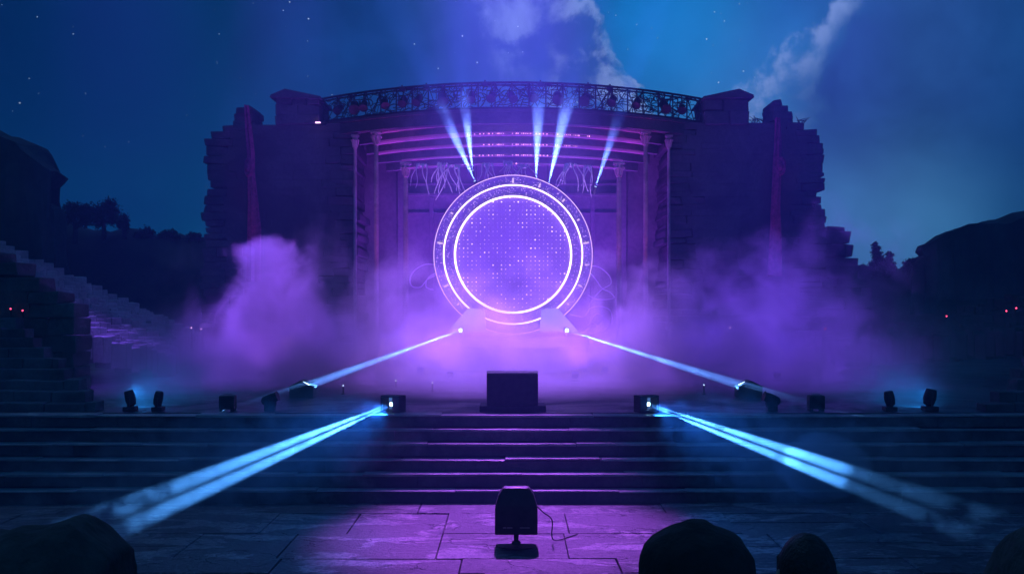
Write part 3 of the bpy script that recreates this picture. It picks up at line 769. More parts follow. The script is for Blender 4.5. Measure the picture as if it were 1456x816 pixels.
# ------------------------------------------------------------------ side seating
def noisy_row(b, p0, p1, depth, h, nb):
    """row of stone blocks from p0 to p1 (front top edge), depth behind it"""
    p0, p1 = Vector(p0), Vector(p1); dv = p1 - p0; fl = Vector((dv.x, dv.y, 0)).normalized(); back = Vector((-fl.y, fl.x, 0))
    L = dv.length; t = 0
    while t < L - .1:
        w = L / nb * random.uniform(.6, 1.4); e = min(t + w, L)
        a = p0 + dv * (t / L); q = math.atan2(dv.y, dv.x)
        m = Matrix.Translation(a + Vector((0, 0, random.uniform(-.13, .06)))) @ Matrix.Rotation(q + random.uniform(-.03, .03), 4, 'Z') @ Matrix.Rotation(random.uniform(-.03, .03), 4, 'X')
        b.box((.004, 0, -h), (e - t - .004, depth, 0), m, .04, .02); t = e
for side in (-1, 1):
    f = (lambda px: px) if side < 0 else (lambda px: 1456 - px)
    nm = 'left' if side < 0 else 'right'
    # upper bank
    up = empty('upper_seating', (side * 13, 40, SZ), 'upper bank of crumbling stone seats on the ' + nm + ' sloping down to the stage', 'seating', 'stone seating banks')
    n = 13 if side < 0 else 7
    for i in range(n):
        u = i / 12
        a = P(f(-40), 330 + 112 * u + (0 if side < 0 else 75), 41 - 9.0 * u); e = P(f(288 - 40 * u), 476 + 26 * u, 47 - 6.0 * u)
        b = MB()
        if side < 0: noisy_row(b, a, e, .75, .9, 26)
        else: noisy_row(b, e, a, .75, .9, 26)
        b.build('seat_row', 'pale_seat' if side < 0 else 'rock', up)  # left rows paler, right rows darker: their lighting put into the stone
    b = MB()
    if side < 0:   # retaining wall below the upper bank
        masonry(b, [(X(-60, 32), SZ - 1), (X(-60, 32), Z(335, 32)), (X(0, 32), Z(366, 32)), (X(106, 32), Z(440, 32)), (X(106, 32), SZ - 1)], 32, 33.2, .4, .05, .03)
        tag(recenter(b.build('retaining_wall', 'seat')), 'dark stone retaining wall under the upper seats with two red lamps', 'wall')
    low = empty('lower_seating', (side * 14, 28, 0), 'lower bank of stone seat rows at the ' + nm + ' edge beside the stage', 'seating', 'lower stone seating banks')
    for k in range(10):
        z0 = 4.1 - .26 * k; dd = 31.2 - .42 * k
        xa = X(-60, dd); xb = X((18 if side < 0 else -70) + 15 * k, dd)
        b = MB(); x = xa
        while x < xb:
            w = random.uniform(.7, 1.6); e = min(x + w, xb + random.uniform(-.1, .1))
            if e - x < .15: break
            lo, hi = (x, e) if side < 0 else (-e, -x)
            b.box((lo + .006, dd, z0 - .45), (hi - .006, dd + .6, z0 + random.uniform(-.03, .02)), None, .03, .015); x = e
        b.build('seat_row', 'seat', low)
    b = MB(); b.box((min(side * 11, side * 30), 27.6, -.1), (max(side * 11, side * 30), 31.6, 1.75)); b.bm.free()

# red marker lamps
for px, py, d, mt, lab in ((15, 439, 31.85, 'redlamp', 'small red lamp on the left retaining wall, the outer of two'), (32, 441.5, 31.85, 'redlamp', 'brighter red lamp on the left retaining wall, the inner of two'),
        (272, 466, 44.5, 'pinklamp', 'tiny pinkish lamp at the foot of the upper left seats, outer of a pair'), (286, 467.5, 44.5, 'pinklamp', 'tiny pinkish lamp at the foot of the upper left seats, inner of a pair'),
        (424, 467, 47.5, 'pinklamp', 'tiny pink lamp on the wall behind the smoke plume'), (1038, 466, 47.5, 'pinklamp', 'tiny pink lamp low on the right wall behind the smoke'),
        (1173, 467.5, 47.5, 'redlamp', 'small red lamp at the outer corner of the right wall'), (1346, 449.5, 40, 'redlamp', 'lone small red lamp on the dark right slope'),
        (1431, 442, 36, 'redlamp', 'small red lamp near the right edge, lower of a pair'), (1445, 438, 36, 'redlamp', 'small red lamp at the right edge, higher of a pair')):
    c = P(px, py, d); t = empty('marker_lamp', c, lab, 'lamp', 'small marker lamps on walls and slopes')
    k = d / F * 1.15
    b = MB(); b.lathe([(.002, -k), (k * .8, -k * .6), (k, 0), (k * .8, k * .6), (.002, k)], c, 10); b.build('bulb', mt, t, True)
    b = MB(); b.box(c + Vector((-k * 1.1, k * .6, -k * 1.4)), c + Vector((k * 1.1, k * 2.4, k * 1.2)), bev=.005); b.build('bracket', 'black', t)
    b = MB(); b.tube([c + Vector((0, k * 1.8, -k)), Vector((c.x, c.y + k * 1.8, min(c.z - .3, 2.2) if d < 33 or d > 45 else c.z - 1.6))], .02, 6); b.build('post', 'black', t)

# ------------------------------------------------------------------ terrain
from mathutils import noise as mnoise
def ridge(px):
    pts = [(-900, 180), (-200, 185), (0, 300), (70, 312), (120, 322), (190, 328), (240, 333), (290, 337), (420, 370), (800, 400), (1100, 390), (1190, 372), (1235, 378), (1262, 384), (1285, 379), (1310, 368), (1345, 350), (1400, 338), (1456, 330), (1700, 260), (2400, 240)]
    for (a, ya), (c, yc) in zip(pts, pts[1:]):
        if a <= px <= c: return ya + (yc - ya) * (px - a) / (c - a)
    return 300
b = MB(); NX, NY = 260, 40; rows = []
for j in range(NY):
    dd = 50 + 110 * (j / (NY - 1)) ** 1.4; r_ = []
    for i in range(NX):
        px = -900 + 3300 * i / (NX - 1); rd_ = 62.0
        zr = Z(ridge(px), rd_); t = (dd - 50) / (rd_ - 50)
        sm = max(0, min(1, t)); sm = sm * sm * (3 - 2 * sm)
        z = -1 + (zr + 1) * sm - max(0, dd - rd_) * .12
        x = X(px, max(dd, 58))
        nv = mnoise.fractal(Vector((x * .35, dd * .35, 2)), 1.0, 2.1, 5) * .55 * sm + (abs(mnoise.noise(Vector((x * 1.1, dd * .8, 5)))) * .5) * sm
        r_.append(b.bm.verts.new((x, dd, z + nv)))
    rows.append(r_)
for j in range(NY - 1):
    for i in range(NX - 1): b.bm.faces.new((rows[j][i], rows[j][i + 1], rows[j + 1][i + 1], rows[j + 1][i]))
struct(b.build('hills', 'hill', None, True))

def crag(name, outline, d, depth, label):
    """rock mass: extruded outline, subdivided and roughened"""
    b = MB(); pts = [(X(px, d), Z(py, d)) for px, py in outline]; xm = sum(p[0] for p in pts) / len(pts)
    dense = []
    for i in range(len(pts)):
        (xa, za), (xb, zb) = pts[i], pts[(i + 1) % len(pts)]; n = max(1, int(math.hypot(xb - xa, zb - za) / .35))
        dense += [(xa + (xb - xa) * k / n, za + (zb - za) * k / n) for k in range(n)]
    b.prism(dense, d, d + depth)
    for v in b.bm.verts:
        if v.co.y > d + depth * .5: v.co.x = xm + (v.co.x - xm) * .72
    bmesh.ops.triangulate(b.bm, faces=[f for f in b.bm.faces if len(f.verts) > 4])
    bmesh.ops.subdivide_edges(b.bm, edges=[e for e in b.bm.edges if e.calc_length() > 1.2], cuts=2, use_grid_fill=True)
    for v in b.bm.verts:
        p = v.co.copy(); k = .28
        v.co += Vector((mnoise.fractal(p * .6 + Vector((3, 0, 0)), 1, 2, 5), mnoise.fractal(p * .6 + Vector((0, 9, 0)), 1, 2, 5) * 2, mnoise.fractal(p * .6 + Vector((0, 0, 5)), 1, 2, 5))) * k
    bmesh.ops.triangulate(b.bm, faces=b.bm.faces)
    return tag(recenter(b.build(name, 'rock')), label, 'rock')
crag('cliff', [(-260, 520), (-260, 130), (-60, 170), (0, 192), (25, 203), (48, 224), (66, 236), (78, 244), (70, 251), (60, 257), (42, 263), (36, 273), (42, 283), (60, 290), (74, 297), (76, 304), (80, 330), (88, 520)], 54.0, 3.2, 'dark overhanging rock cliff rising above the upper seats beside the skyline trees')
crag('rock_outcrop', [(1292, 520), (1300, 376), (1312, 364), (1322, 362), (1311, 354), (1313, 348), (1322, 345), (1348, 332), (1378, 322), (1410, 315), (1440, 314), (1460, 308), (1560, 285), (1700, 280), (1700, 520)], 57.0, 4, 'long rounded rock ridge with an overhanging lip beyond the conifers')

# ------------------------------------------------------------------ trees
def tree(px, d, ytop, ybase, wpx, n, conical, label, lean=0):
    x = X(px, d); z0 = Z(ybase, d) - .6; z1 = Z(ytop, d); h = z1 - z0; w = wpx / F * d / 2; r = random.Random(int(px * 7))
    t = empty('tree' if not conical else 'conifer_tree', (x, d, z0), label, 'tree', 'trees on the skyline')
    b = MB(); b.tube([(x, d, z0), (x + .05, d, z0 + h * .3), (x + lean * .5 - .04, d + .05, z0 + h * .6), (x + lean, d, z0 + h * .9)], [.16, .13, .09, .03], 8)
    for k in range(7):
        a = r.uniform(0, 6.28); zz = z0 + h * r.uniform(.3, .75); e = Vector((math.cos(a) * w * .75, math.sin(a) * w * .75, h * .15))
        b.tube([Vector((x, d, zz)), Vector((x, d, zz)) + e * .5, Vector((x, d, zz)) + e], [.06, .04, .012], 5)
    b.build('trunk', 'bark', t)
    b = MB(); clumps = []
    for k in range(26 if not conical else 34):
        if conical:
            u = r.uniform(0, 1); rr = w * (1 - u) ** .7 * r.uniform(.2, 1.0); a = r.uniform(0, 6.28)
            clumps.append((Vector((x + lean * u + rr * math.cos(a), d + rr * math.sin(a), z0 + h * (.2 + .78 * u))), .12 + .3 * w * (1 - u)))
        else:
            a = r.uniform(0, 6.28); el = r.uniform(-.5, 1.2); rr = r.uniform(.45, 1)
            clumps.append((Vector((x + w * rr * .85 * math.cos(a) * math.cos(el), d + w * rr * .85 * math.sin(a) * math.cos(el), z0 + h * .6 + h * .36 * rr * math.sin(el))), w * r.uniform(.2, .36)))
    for i in range(n):
        c, cr = r.choice(clumps); p = c + Vector((r.gauss(0, 1), r.gauss(0, 1), r.gauss(0, .8))) * cr * .5
        if conical: p.z = min(p.z, z1 + .1)
        s = r.uniform(.05, .12); q = Quaternion((r.gauss(0, 1), r.gauss(0, 1), r.gauss(0, 1), r.gauss(0, 1))).normalized()
        vs = [b.bm.verts.new(p + q @ Vector(v)) for v in ((-s, 0, 0), (0, -s * .55, s * .12), (s, 0, 0), (0, s * .55, s * .12))]
        b.bm.faces.new(vs)
    b.build('crown', 'leaf', t)
tree(106, 59, 287, 332, 52, 2600, False, 'dark bushy tree on the left skyline next to the cliff')
tree(147, 60, 284, 335, 66, 3200, False, 'wider dark tree on the left skyline between the cliff and the theatre wall')
tree(176, 60, 300, 336, 22, 900, False, 'small dark tree hugging the right side of the wide skyline tree')
tree(205, 61, 322, 340, 34, 800, False, 'low shrubby tree on the left ridge next to the skyline trees')
tree(240, 61, 327, 342, 40, 800, False, 'low shrubby tree in the middle of the left ridge')
tree(275, 61, 329, 342, 30, 700, False, 'low shrubby tree on the left ridge touching the theatre wall')
tree(1249, 60, 345, 388, 30, 2000, True, 'pointed dark conifer on the right skyline beside the low ruined wall', -.15)
tree(1262, 60, 360, 388, 26, 1200, True, 'shorter conifer leaning against the pointed one on the right skyline', .1)
tree(1300, 59, 366, 388, 34, 1000, False, 'low dark bush on the right skyline below the rock lip')
for px, d in ((1072, DW + 1.5), (1086, DW + 1.5), (1140, DW + 1.5)):
    c = P(px, 176, d); b = MB(); r = random.Random(px)
    for k in range(9): b.tube([c + Vector((r.uniform(-.1, .1), 0, -.1)), c + Vector((r.uniform(-.25, .25), 0, .15)), c + Vector((r.uniform(-.5, .5), 0, r.uniform(.1, .38)))], [.02, .018, .006], 4)
    tag(recenter(b.build('dry_weed', 'leaf')), 'small dry weed on the right wall top ' + {1072: 'beside the pylon', 1086: 'left of the broken pier', 1140: 'right of the broken pier'}[px], 'weed', 'weeds on the wall top')

# ------------------------------------------------------------------ foreground boulders and people
def boulder(outline, d, depth, zbase, label):
    b = MB(); secs = []
    n = len(outline); cxx = sum(X(p[0], d) for p in outline) / n
    zt = max(Z(p[1], d) for p in outline)
    pts = [(X(px, d), Z(py, d)) for px, py in outline]
    L = 9
    for j in range(L):
        u = -1 + 2 * j / (L - 1); k = math.sqrt(max(0, 1 - (abs(u) ** 2.6))) * .9 + .1
        ring_ = []
        for (x, z) in pts:
            ring_.append(b.bm.verts.new((cxx + (x - cxx) * (.55 + .45 * k), d + u * depth, zbase + (z - zbase) * (.6 + .4 * k))))
        secs.append(ring_)
    for j in range(L - 1):
        for i in range(n): b.bm.faces.new((secs[j][i], secs[j][(i + 1) % n], secs[j + 1][(i + 1) % n], secs[j + 1][i]))
    b.bm.faces.new(secs[0][::-1]); b.bm.faces.new(secs[-1])
    bmesh.ops.triangulate(b.bm, faces=[f for f in b.bm.faces if len(f.verts) > 4])
    bmesh.ops.subdivide_edges(b.bm, edges=b.bm.edges[:], cuts=2, use_grid_fill=True, smooth=.3)
    for v in b.bm.verts:
        p = v.co * 2.2; v.co += Vector((mnoise.noise(p), mnoise.noise(p + Vector((7, 0, 0))), mnoise.noise(p + Vector((0, 7, 0))))) * .03 + Vector((mnoise.noise(p * 4), mnoise.noise(p * 4 + Vector((7, 0, 0))), mnoise.noise(p * 4 + Vector((0, 7, 0))))) * .014
    return tag(recenter(b.build('boulder', 'boulder', None, True)), label, 'boulder', 'dark boulders at the bottom edge')
def below(d): return HY + (CH - 1.7) * F / d
boulder([(-40, below(5)), (-45, 755), (0, 757), (30, 748), (65, 744), (88, 735), (104, 732), (118, 737), (135, 750), (155, 766), (172, 782), (170, 800), (169, below(5))], 5.0, .45, 2.0, 'dark slope-shouldered boulder beside the far end of a front blue beam')
boulder([(1432, below(4.2)), (1436, 812), (1446, 785), (1458, 765), (1490, 752), (1540, 760), (1570, below(4.2))], 4.2, .35, 2.4, 'dark boulder mostly cut off, next to the short-haired person')

def person(x, y, zs, sc_, label, hood):
    """seated figure seen from behind, looking at the stage (+y); zs = seat height"""
    t = empty('person', (x, y, zs), label, 'person', 'spectators at the bottom edge')
    V, E, Rr = [], [], []
    def add(p, r, prev=None):
        V.append((x + p[0] * sc_, y + p[1] * sc_, zs + p[2] * sc_)); Rr.append(r * sc_)
        if prev is not None: E.append((prev, len(V) - 1))
        return len(V) - 1
    pel = add((0, 0, .12), .15); w = add((0, .0, .28), .135, pel); ch = add((0, .03, .44), .15, w); n0 = add((0, .05, .57), .085, ch); n1 = add((0, .07, .645), .055, n0); hd = add((0, .085, .70), .06, n1)
    hands = []
    for s in (-1, 1):
        hp = add((s * .10, .02, .10), .10, pel); kn = add((s * .13, .44, .10), .065, hp); an = add((s * .13, .46, -.33), .042, kn); toe = add((s * .135, .62, -.40), .035, an)
        sh = add((s * .175, .03, .52), .065, ch); el = add((s * .24, .14, .28), .048, sh); wr = add((s * .15, .36, .20), .03, el)
        pm = add((s * .135, .41, .19), .028, wr); kn_ = add((s * .13, .45, .182), .026, pm)
        for fi in range(4):
            o = (fi - 1.5) * .019; L = (.065, .078, .074, .058)[fi]
            a1 = add((s * .13 + s * o, .455 + L * .4, .183), .0095, kn_); a2 = add((s * .13 + s * o, .455 + L * .8, .172), .0088, a1); add((s * .13 + s * o, .455 + L * 1.05, .155), .008, a2)
        th = add((s * .135 - s * .03, .425, .185), .012, pm); add((s * .135 - s * .045, .455, .178), .01, th)
    me = bpy.data.meshes.new('body'); me.from_pydata(V, E, []); o = bpy.data.objects.new('body', me); COL.objects.link(o)
    off = Vector(t.location)
    for v in me.vertices: v.co -= off
    o.parent = t; me.materials.append(M['jacket'])
    o.modifiers.new('skin', 'SKIN'); 
    for i, sv in enumerate(me.skin_vertices[0].data): sv.radius = (Rr[i], Rr[i]); sv.use_root = (i == 0)
    sd = o.modifiers.new('sub', 'SUBSURF'); sd.levels = 1; sd.render_levels = 2
    hc = Vector((x, y + .09 * sc_, zs + .79 * sc_))
    b = MB(); bmesh.ops.create_uvsphere(b.bm, u_segments=32, v_segments=20, radius=1)
    for v in b.bm.verts:
        p = v.co.copy(); q = Vector((p.x * .076, p.y * .096, p.z * .115))
        if p.z < 0: q.x *= 1 - .25 * p.z * p.z; q.y *= 1 - .12 * p.z * p.z
        if p.y > .8 and abs(p.x) < .25: q.y += .016 * max(0, 1 - abs(p.z + .15) * 3)
        if p.y > .6 and .1 < abs(p.x) < .5 and -.05 < p.z < .2: q.y -= .006
        v.co = hc + q * sc_
    for s in (-1, 1):
        m = Matrix.Translation(hc + Vector((s * .082, -.008, -.01)) * sc_) @ Matrix.Rotation(s * .5, 4, 'Z')
        r_ = bmesh.ops.create_uvsphere(b.bm, u_segments=12, v_segments=8, radius=1)
        for v in r_['verts']: v.co = m @ Vector((v.co.x * .012, v.co.y * .022, v.co.z * .034)) * 1
    b.build('head', 'skin', t, True)
    b = MB(); bmesh.ops.create_uvsphere(b.bm, u_segments=32, v_segments=20, radius=1)
    if not hood:
        for v in b.bm.verts:
            p = v.co.copy(); k = 1.06 + .02 * mnoise.noise(p * 6)
            q = Vector((p.x * .080, p.y * .1, p.z * .119)) * k
            if p.y > .25: q.z = max(q.z, .05); q.y = min(q.y, .094)
            else: q.z = max(q.z, -.075)
            v.co = hc + q * sc_
        b.build('hair', 'hair', t, True)
    else:
        for v in b.bm.verts:
            p = v.co.copy(); q = Vector((p.x * .108, p.y * .13, p.z * .135))
            if p.z > 0: q.x *= 1 + .12 * p.z * (1 - p.z) * 2; 
            if p.z > .9: q.z += .006 * (p.z - .9) * 10
            if p.z < -.3: q.x *= 1.12; q.y *= 1.1
            if p.y > .55: q.y = .075
            q += Vector((mnoise.noise(p * 3), mnoise.noise(p * 3 + Vector((5, 0, 0))), 0)) * .006
            q.z = (abs(p.z) ** .72) * (1 if p.z > 0 else -1) * .135 + (.007 if p.z > .985 else 0)
            pw_ = max(0, 1 - abs(p.z) ** 2.6) ** .5; ph = max(1e-4, (1 - p.z * p.z) ** .5); q.x *= pw_ / ph; q.y *= min(1.25, pw_ / ph)
            v.co = hc + Vector((0, -.012, .0)) * sc_ + q * sc_
        b.build('hood', 'jacket', t, True)
dq = 3.2; person(X(1147, dq), dq - .09, Z(753, dq) - .925, 1.0, 'short-haired person seen from behind, the smaller of the two dark heads', False)
dq = 2.12; person(X(988, dq), dq - .09, Z(739, dq) - .93, 1.0, 'hooded person seen from behind, the larger of the two dark heads', True)

# ------------------------------------------------------------------ purple stage lighting
PUR = (.42, .12, 1.0)
IND = (.16, .06, 1.0)
for i, (px, d) in enumerate(((598, 41.5), (860, 41.5), (640, 38.5), (818, 38.5), (729, 40.0), (372, 38.6), (1105, 38.6), (480, 39.5), (985, 39.5))):  # made-up fixtures, added to light the smoke purple from within
    x = X(px, d); c = Vector((x, d, SZ))
    where = ('under the left cable curl', 'under the cable knot', 'ahead of the plinth, towards the plume', 'ahead of the plinth, past the podium', 'behind the podium', 'inside the billowing plume', 'below the longer red cloth', 'between plume and ring', 'between ring and longer red cloth')[i]
    t = empty('added_floor_wash_light', c, 'added purple floor wash light in the stage smoke ' + where, 'wash light', 'added purple floor wash lights in the smoke')
    b = MB(); b.box(c + Vector((-.16, -.1, 0)), c + Vector((.16, .1, .05)), bev=.01); b.build('base', 'black', t)
    m = aim((0, -.25, .97)); b = MB(); b.lathe([(.08, -.1), (.12, -.06), (.13, .1)], c + Vector((0, 0, .2)), 16, m); b.build('can', 'black', t, True)
    b = MB(); b.lathe([(.115, .085), (.1, .092)], c + Vector((0, 0, .2)), 16, m); b.build('lens', 'lens_purple', t)
    pw = (1800, 1800, 2600, 2600, 3600, 500, 350, 500, 500)[i]
    spot('purple_wash', c + m.to_3x3() @ Vector((0, 0, .33)) + Vector((0, 0, .1)), c + Vector((0, -.6, 4)), IND if i > 5 else PUR, pw, 150, 1.0, .8)
# unseen lamps added above the roof to colour smoke, steps and paving purple
spot('added_overhead_wash', Vector((0, 44, 28)), Vector((.0, 22.0, 0)), (.44, .10, 1.0), 235000, 13.5, .8, .3)
spot('added_overhead_wash', Vector((0, 34, 27.5)), Vector((.0, 37.2, 2)), (.41, .165, 1.0), 380000, 31, 1.0, .3)
spot('added_overhead_wash', Vector((-6.5, 33.5, 27.5)), Vector((-8.0, 37.5, 4)), (.36, .12, 1.0), 155000, 18, 1.0, .3)
spot('added_overhead_wash', Vector((11.5, 35, 27.5)), Vector((8.8, 38, 2.5)), (.25, .08, 1.0), 150000, 29, 1.0, .3)
for px in (352, 1106):
    spot('added_banner_wash', Vector((X(px, 46.5), 46.2, 2.4)), Vector((X(px, DW), DW - .5, 9)), (1.0, .05, .35), 260, 15, 1.0, .2)  # added uplights without fixtures, to make the red cloth show
for px, d in ((535, 48.2), (918, 48.2), (577, 47.3), (880, 47.3)):
    spot('column_wash', Vector((X(px, d) * .95, d - 1.3, 2.1)), Vector((X(px, d), d, 10)), (.95, .07, .75), 1500, 20, 1.0, .1)
for sg in (-1, 1):
    spot('added_vine_wash', Vector((sg * 4.6, 43.6, 6.4)), Vector((sg * 2.0, 45.2, 10.2)), (.55, .30, 1), 900, 48, 1.0, .1)  # added spots that brighten the vines; no fixture there
spot('added_overhead_wash', Vector((-14, 35, 28)), Vector((-11.5, 37.5, 2)), (.22, .07, 1.0), 60000, 27, 1.0, .3)  # one more added lamp, for the left end of the smoke
spot('recess_wash', Vector((0, 50.5, 2.6)), Vector((0, 52, 9)), (.30, .05, 1.0), 700, 130, 1.0, .5)
spot('recess_wash', Vector((-4, 48.8, 2.3)), Vector((-3, 50, 11)), (.36, .05, 1), 3400, 120, 1.0, .5)
spot('recess_wash', Vector((4, 48.8, 2.3)), Vector((3, 50, 11)), (.36, .05, 1), 3400, 120, 1.0, .5)

# ------------------------------------------------------------------ volumes
def vol(name, dens, color, aniso):
    m, nt, out = newmat(name); v = nt.nodes.new("ShaderNodeVolumePrincipled")
    v.inputs["Color"].default_value = color; v.inputs["Anisotropy"].default_value = aniso
    v.inputs["Density"].default_value = dens
    nt.links.new(v.outputs[0], out.inputs["Volume"]); m.cycles.volume_sampling = "EQUIANGULAR"; return m, nt, v
hm, nt, v = vol('haze_air', .0052, (.28, .38, 1, 1), .2)
b = MB(); b.box((-190, -20, -2.2), (190, 175, 30)); hz_ = b.build('haze', hm); hz_['kind'] = 'stuff'; hz_['label'] = 'thin blue violet haze filling the night air'; hz_['category'] = 'haze'

def ellipsoid(name, c, r, mat, label, rot=None):
    b = MB(); bmesh.ops.create_icosphere(b.bm, subdivisions=4, radius=1.0)
    for v_ in b.bm.verts:
        p = Vector((v_.co.x * r[0], v_.co.y * r[1], v_.co.z * r[2]))
        if rot is not None: p = rot @ p
        v_.co = Vector(c) + p
        v_.co.z = max(v_.co.z, .03)
    o = b.build(name, mat, None, True); o['kind'] = 'stuff'; o['label'] = label; o['category'] = 'smoke'
    return o
def smoke_mat(name, D, c, r, nscale, lo, hi, ngain, flat=None, aniso=.15, rot=None, detail=3, step=1.0, stretch=(1, 1, 1)):
    """density = D * smoothstep(1 - normalised radius + noise)"""
    m, nt, v = vol(name, 0, (.85, .8, 1, 1), aniso); g = G(nt)
    pos = g.n("ShaderNodeNewGeometry").outputs["Position"]
    vm = g.n("ShaderNodeVectorMath", operation="SUBTRACT"); g.put(vm.inputs[0], pos); vm.inputs[1].default_value = c
    src = vm.outputs[0]
    if rot is not None:
        vr = g.n("ShaderNodeVectorRotate", rotation_type='EULER_XYZ'); g.put(vr.inputs["Vector"], src); vr.inputs["Rotation"].default_value = rot; src = vr.outputs[0]
    vd = g.n("ShaderNodeVectorMath", operation="DIVIDE"); g.put(vd.inputs[0], src); vd.inputs[1].default_value = r
    ln = g.n("ShaderNodeVectorMath", operation="LENGTH"); g.put(ln.inputs[0], vd.outputs[0])
    vs = g.n("ShaderNodeVectorMath", operation="MULTIPLY"); g.put(vs.inputs[0], pos); vs.inputs[1].default_value = stretch
    nz = g.noise(vs.outputs[0], nscale, detail, .6, .25)
    f = g.m("SUBTRACT", 1.0, ln.outputs["Value"])
    f2 = g.m("ADD", f, g.m("MULTIPLY", g.m("SUBTRACT", nz, .5), ngain))
    dens = g.m("MULTIPLY", g.ss(f2, lo, hi), D)
    dens = g.m("MULTIPLY", dens, g.ss(f, 0.0, .12))
    if flat:   # thin out with height
        sp_ = g.n("ShaderNodeSeparateXYZ"); g.put(sp_.inputs[0], pos)
        dens = g.m("MULTIPLY", dens, g.ss(sp_.outputs[2], flat[0], flat[1], 1.0, flat[2]))
    g.put(v.inputs["Density"], dens)
    m.cycles.volume_step_rate = step
    return m
def smoke(c, r, D, nscale, lo, hi, ngain, label, **k):
    rot = k.pop('mesh_rot', None)
    m = smoke_mat('smoke_density', D, c, r, nscale, lo, hi, ngain, rot=(tuple(-a for a in rot) if rot else None), **k)
    o = ellipsoid('smoke', c, r, m, label, Matrix.Rotation(rot[2], 3, 'Z') if rot else None)
    return o
def bank_mat():
    m, nt, v = vol('smoke_bank_density', 0, (.85, .8, 1, 1), .15); g = G(nt)
    pos = g.n("ShaderNodeNewGeometry").outputs["Position"]; sp_ = g.n("ShaderNodeSeparateXYZ"); g.put(sp_.inputs[0], pos)
    x, y, z = sp_.outputs[0], sp_.outputs[1], sp_.outputs[2]
    nz = g.noise(pos, .30, 4, .62, .5); n2 = g.noise(pos, .85, 4, .66, .7)
    top = g.m("ADD", 1.15, g.m("MULTIPLY", g.ss(nz, .30, .72), g.ss(g.m("ABSOLUTE", g.m("SUBTRACT", x, .0)), 2.0, 6.0, 4.4, 5.6)))
    top = g.m("MULTIPLY", top, g.ss(x, -12.0, -8.8, .42, 1.0))
    hgt = g.m("SUBTRACT", g.m("SUBTRACT", z, 1.8), g.m("MULTIPLY", g.m("SUBTRACT", n2, .5), 3.0))
    q = g.ss(g.m("SUBTRACT", top, hgt), 0.0, 1.9)
    low = g.ss(z, 2.0, 5.4, 1.0, .35)
    ed = g.m("MULTIPLY", g.ss(g.m("ABSOLUTE", g.m("SUBTRACT", x, .5)), 15.5, 10.0), g.m("MULTIPLY", g.ss(y, 27.9, 31.5), g.ss(y, 46.0, 44.5)))
    br = g.ss(n2, .34, .6, .25, 1.35)
    g.put(v.inputs["Density"], g.m("MULTIPLY", g.m("MULTIPLY", g.m("MULTIPLY", q, low), g.m("MULTIPLY", ed, br)), .24))
    m.cycles.volume_step_rate = .7
    return m
def cloud_box(name, lo, hi, mat, label):
    b = MB(); b.box(lo, hi, bev=1.0); o = b.build(name, mat, None, True); o['kind'] = 'stuff'; o['label'] = label; o['category'] = 'smoke'; return o
cloud_box('smoke', (-16, 27.8, 1.805), (17, 46.2, 8.2), bank_mat(), 'purple lit smoke bank rolling across the stage floor below the ring')
def plume_mat(cx, cy, z0, z1):
    m, nt, v = vol('smoke_plume_density', 0, (.88, .82, 1, 1), .1); g = G(nt)
    pos = g.n("ShaderNodeNewGeometry").outputs["Position"]; sp_ = g.n("ShaderNodeSeparateXYZ"); g.put(sp_.inputs[0], pos)
    t = g.m("DIVIDE", g.m("SUBTRACT", sp_.outputs[2], z0), z1 - z0)
    rad = g.ss(t, 0, .7, 2.9, 1.55); ax = g.m("ADD", cx - .2, g.m("MULTIPLY", t, .55))
    dx = g.m("SUBTRACT", sp_.outputs[0], ax); dy = g.m("SUBTRACT", sp_.outputs[1], cy)
    rho = g.m("SQRT", g.m("ADD", g.m("MULTIPLY", dx, dx), g.m("MULTIPLY", dy, dy)))
    f = g.m("SUBTRACT", 1.0, g.m("DIVIDE", rho, rad))
    n1 = g.noise(pos, .62, 6, .66, .9); n2 = g.noise(pos, .25, 2, .5)
    f = g.m("ADD", f, g.m("ADD", g.m("MULTIPLY", g.m("SUBTRACT", n1, .5), 2.9), g.m("MULTIPLY", g.m("SUBTRACT", n2, .5), 1.4)))
    f = g.m("SUBTRACT", f, g.ss(t, .76, 1.0, 0, 1.4))
    d = g.m("MULTIPLY", g.ss(f, .12, .75), g.m("MULTIPLY", g.ss(t, 1.02, .86), g.ss(rho, 3.2, 2.4)))
    g.put(v.inputs["Density"], g.m("MULTIPLY", d, g.ss(t, .1, .65, .22, .80)))
    m.cycles.volume_step_rate = .45
    return m
pc = P(378, 400, 37.5); pz1 = Z(303, 37.5)
cloud_box('smoke', (pc.x - 3.4, 34.1, 1.83), (pc.x + 3.6, 40.9, pz1 + .3), plume_mat(pc.x, 37.5, 1.8, pz1), 'billowing purple smoke plume rising at the left before the red banner')
smoke((0, 44.9, 10.6), (5.6, 1.5, 3.0), 0.11, .6, .0, .6, 1.2, 'thin smoke added under the roof edge to make the upward beams show', step=.8)  # added smoke that brightens the upward beams low down and shortens them
# wisps in the two front beams
for s in (-1, 1):
    a = P(919 if s > 0 else 559, 578, 27.6); e = P(1218 if s > 0 else 300, 683, 21.8); c = a.lerp(e, .75)
    smoke(tuple(c), (1.6, 8.0, 1.6), .17, 1.9, .22, .66, 2.6, 'faint smoke wisp drifting through the ' + ('right' if s > 0 else 'left') + ' front beam', mesh_rot=(0, 0, s * R(32)), step=.6, detail=4)

smoke(tuple(P(1168, 662, 22.9)), (1.1, 1.1, .75), .9, 1.3, .02, .25, 1.0, 'small dense smoke puff catching the right front beam', step=.8)
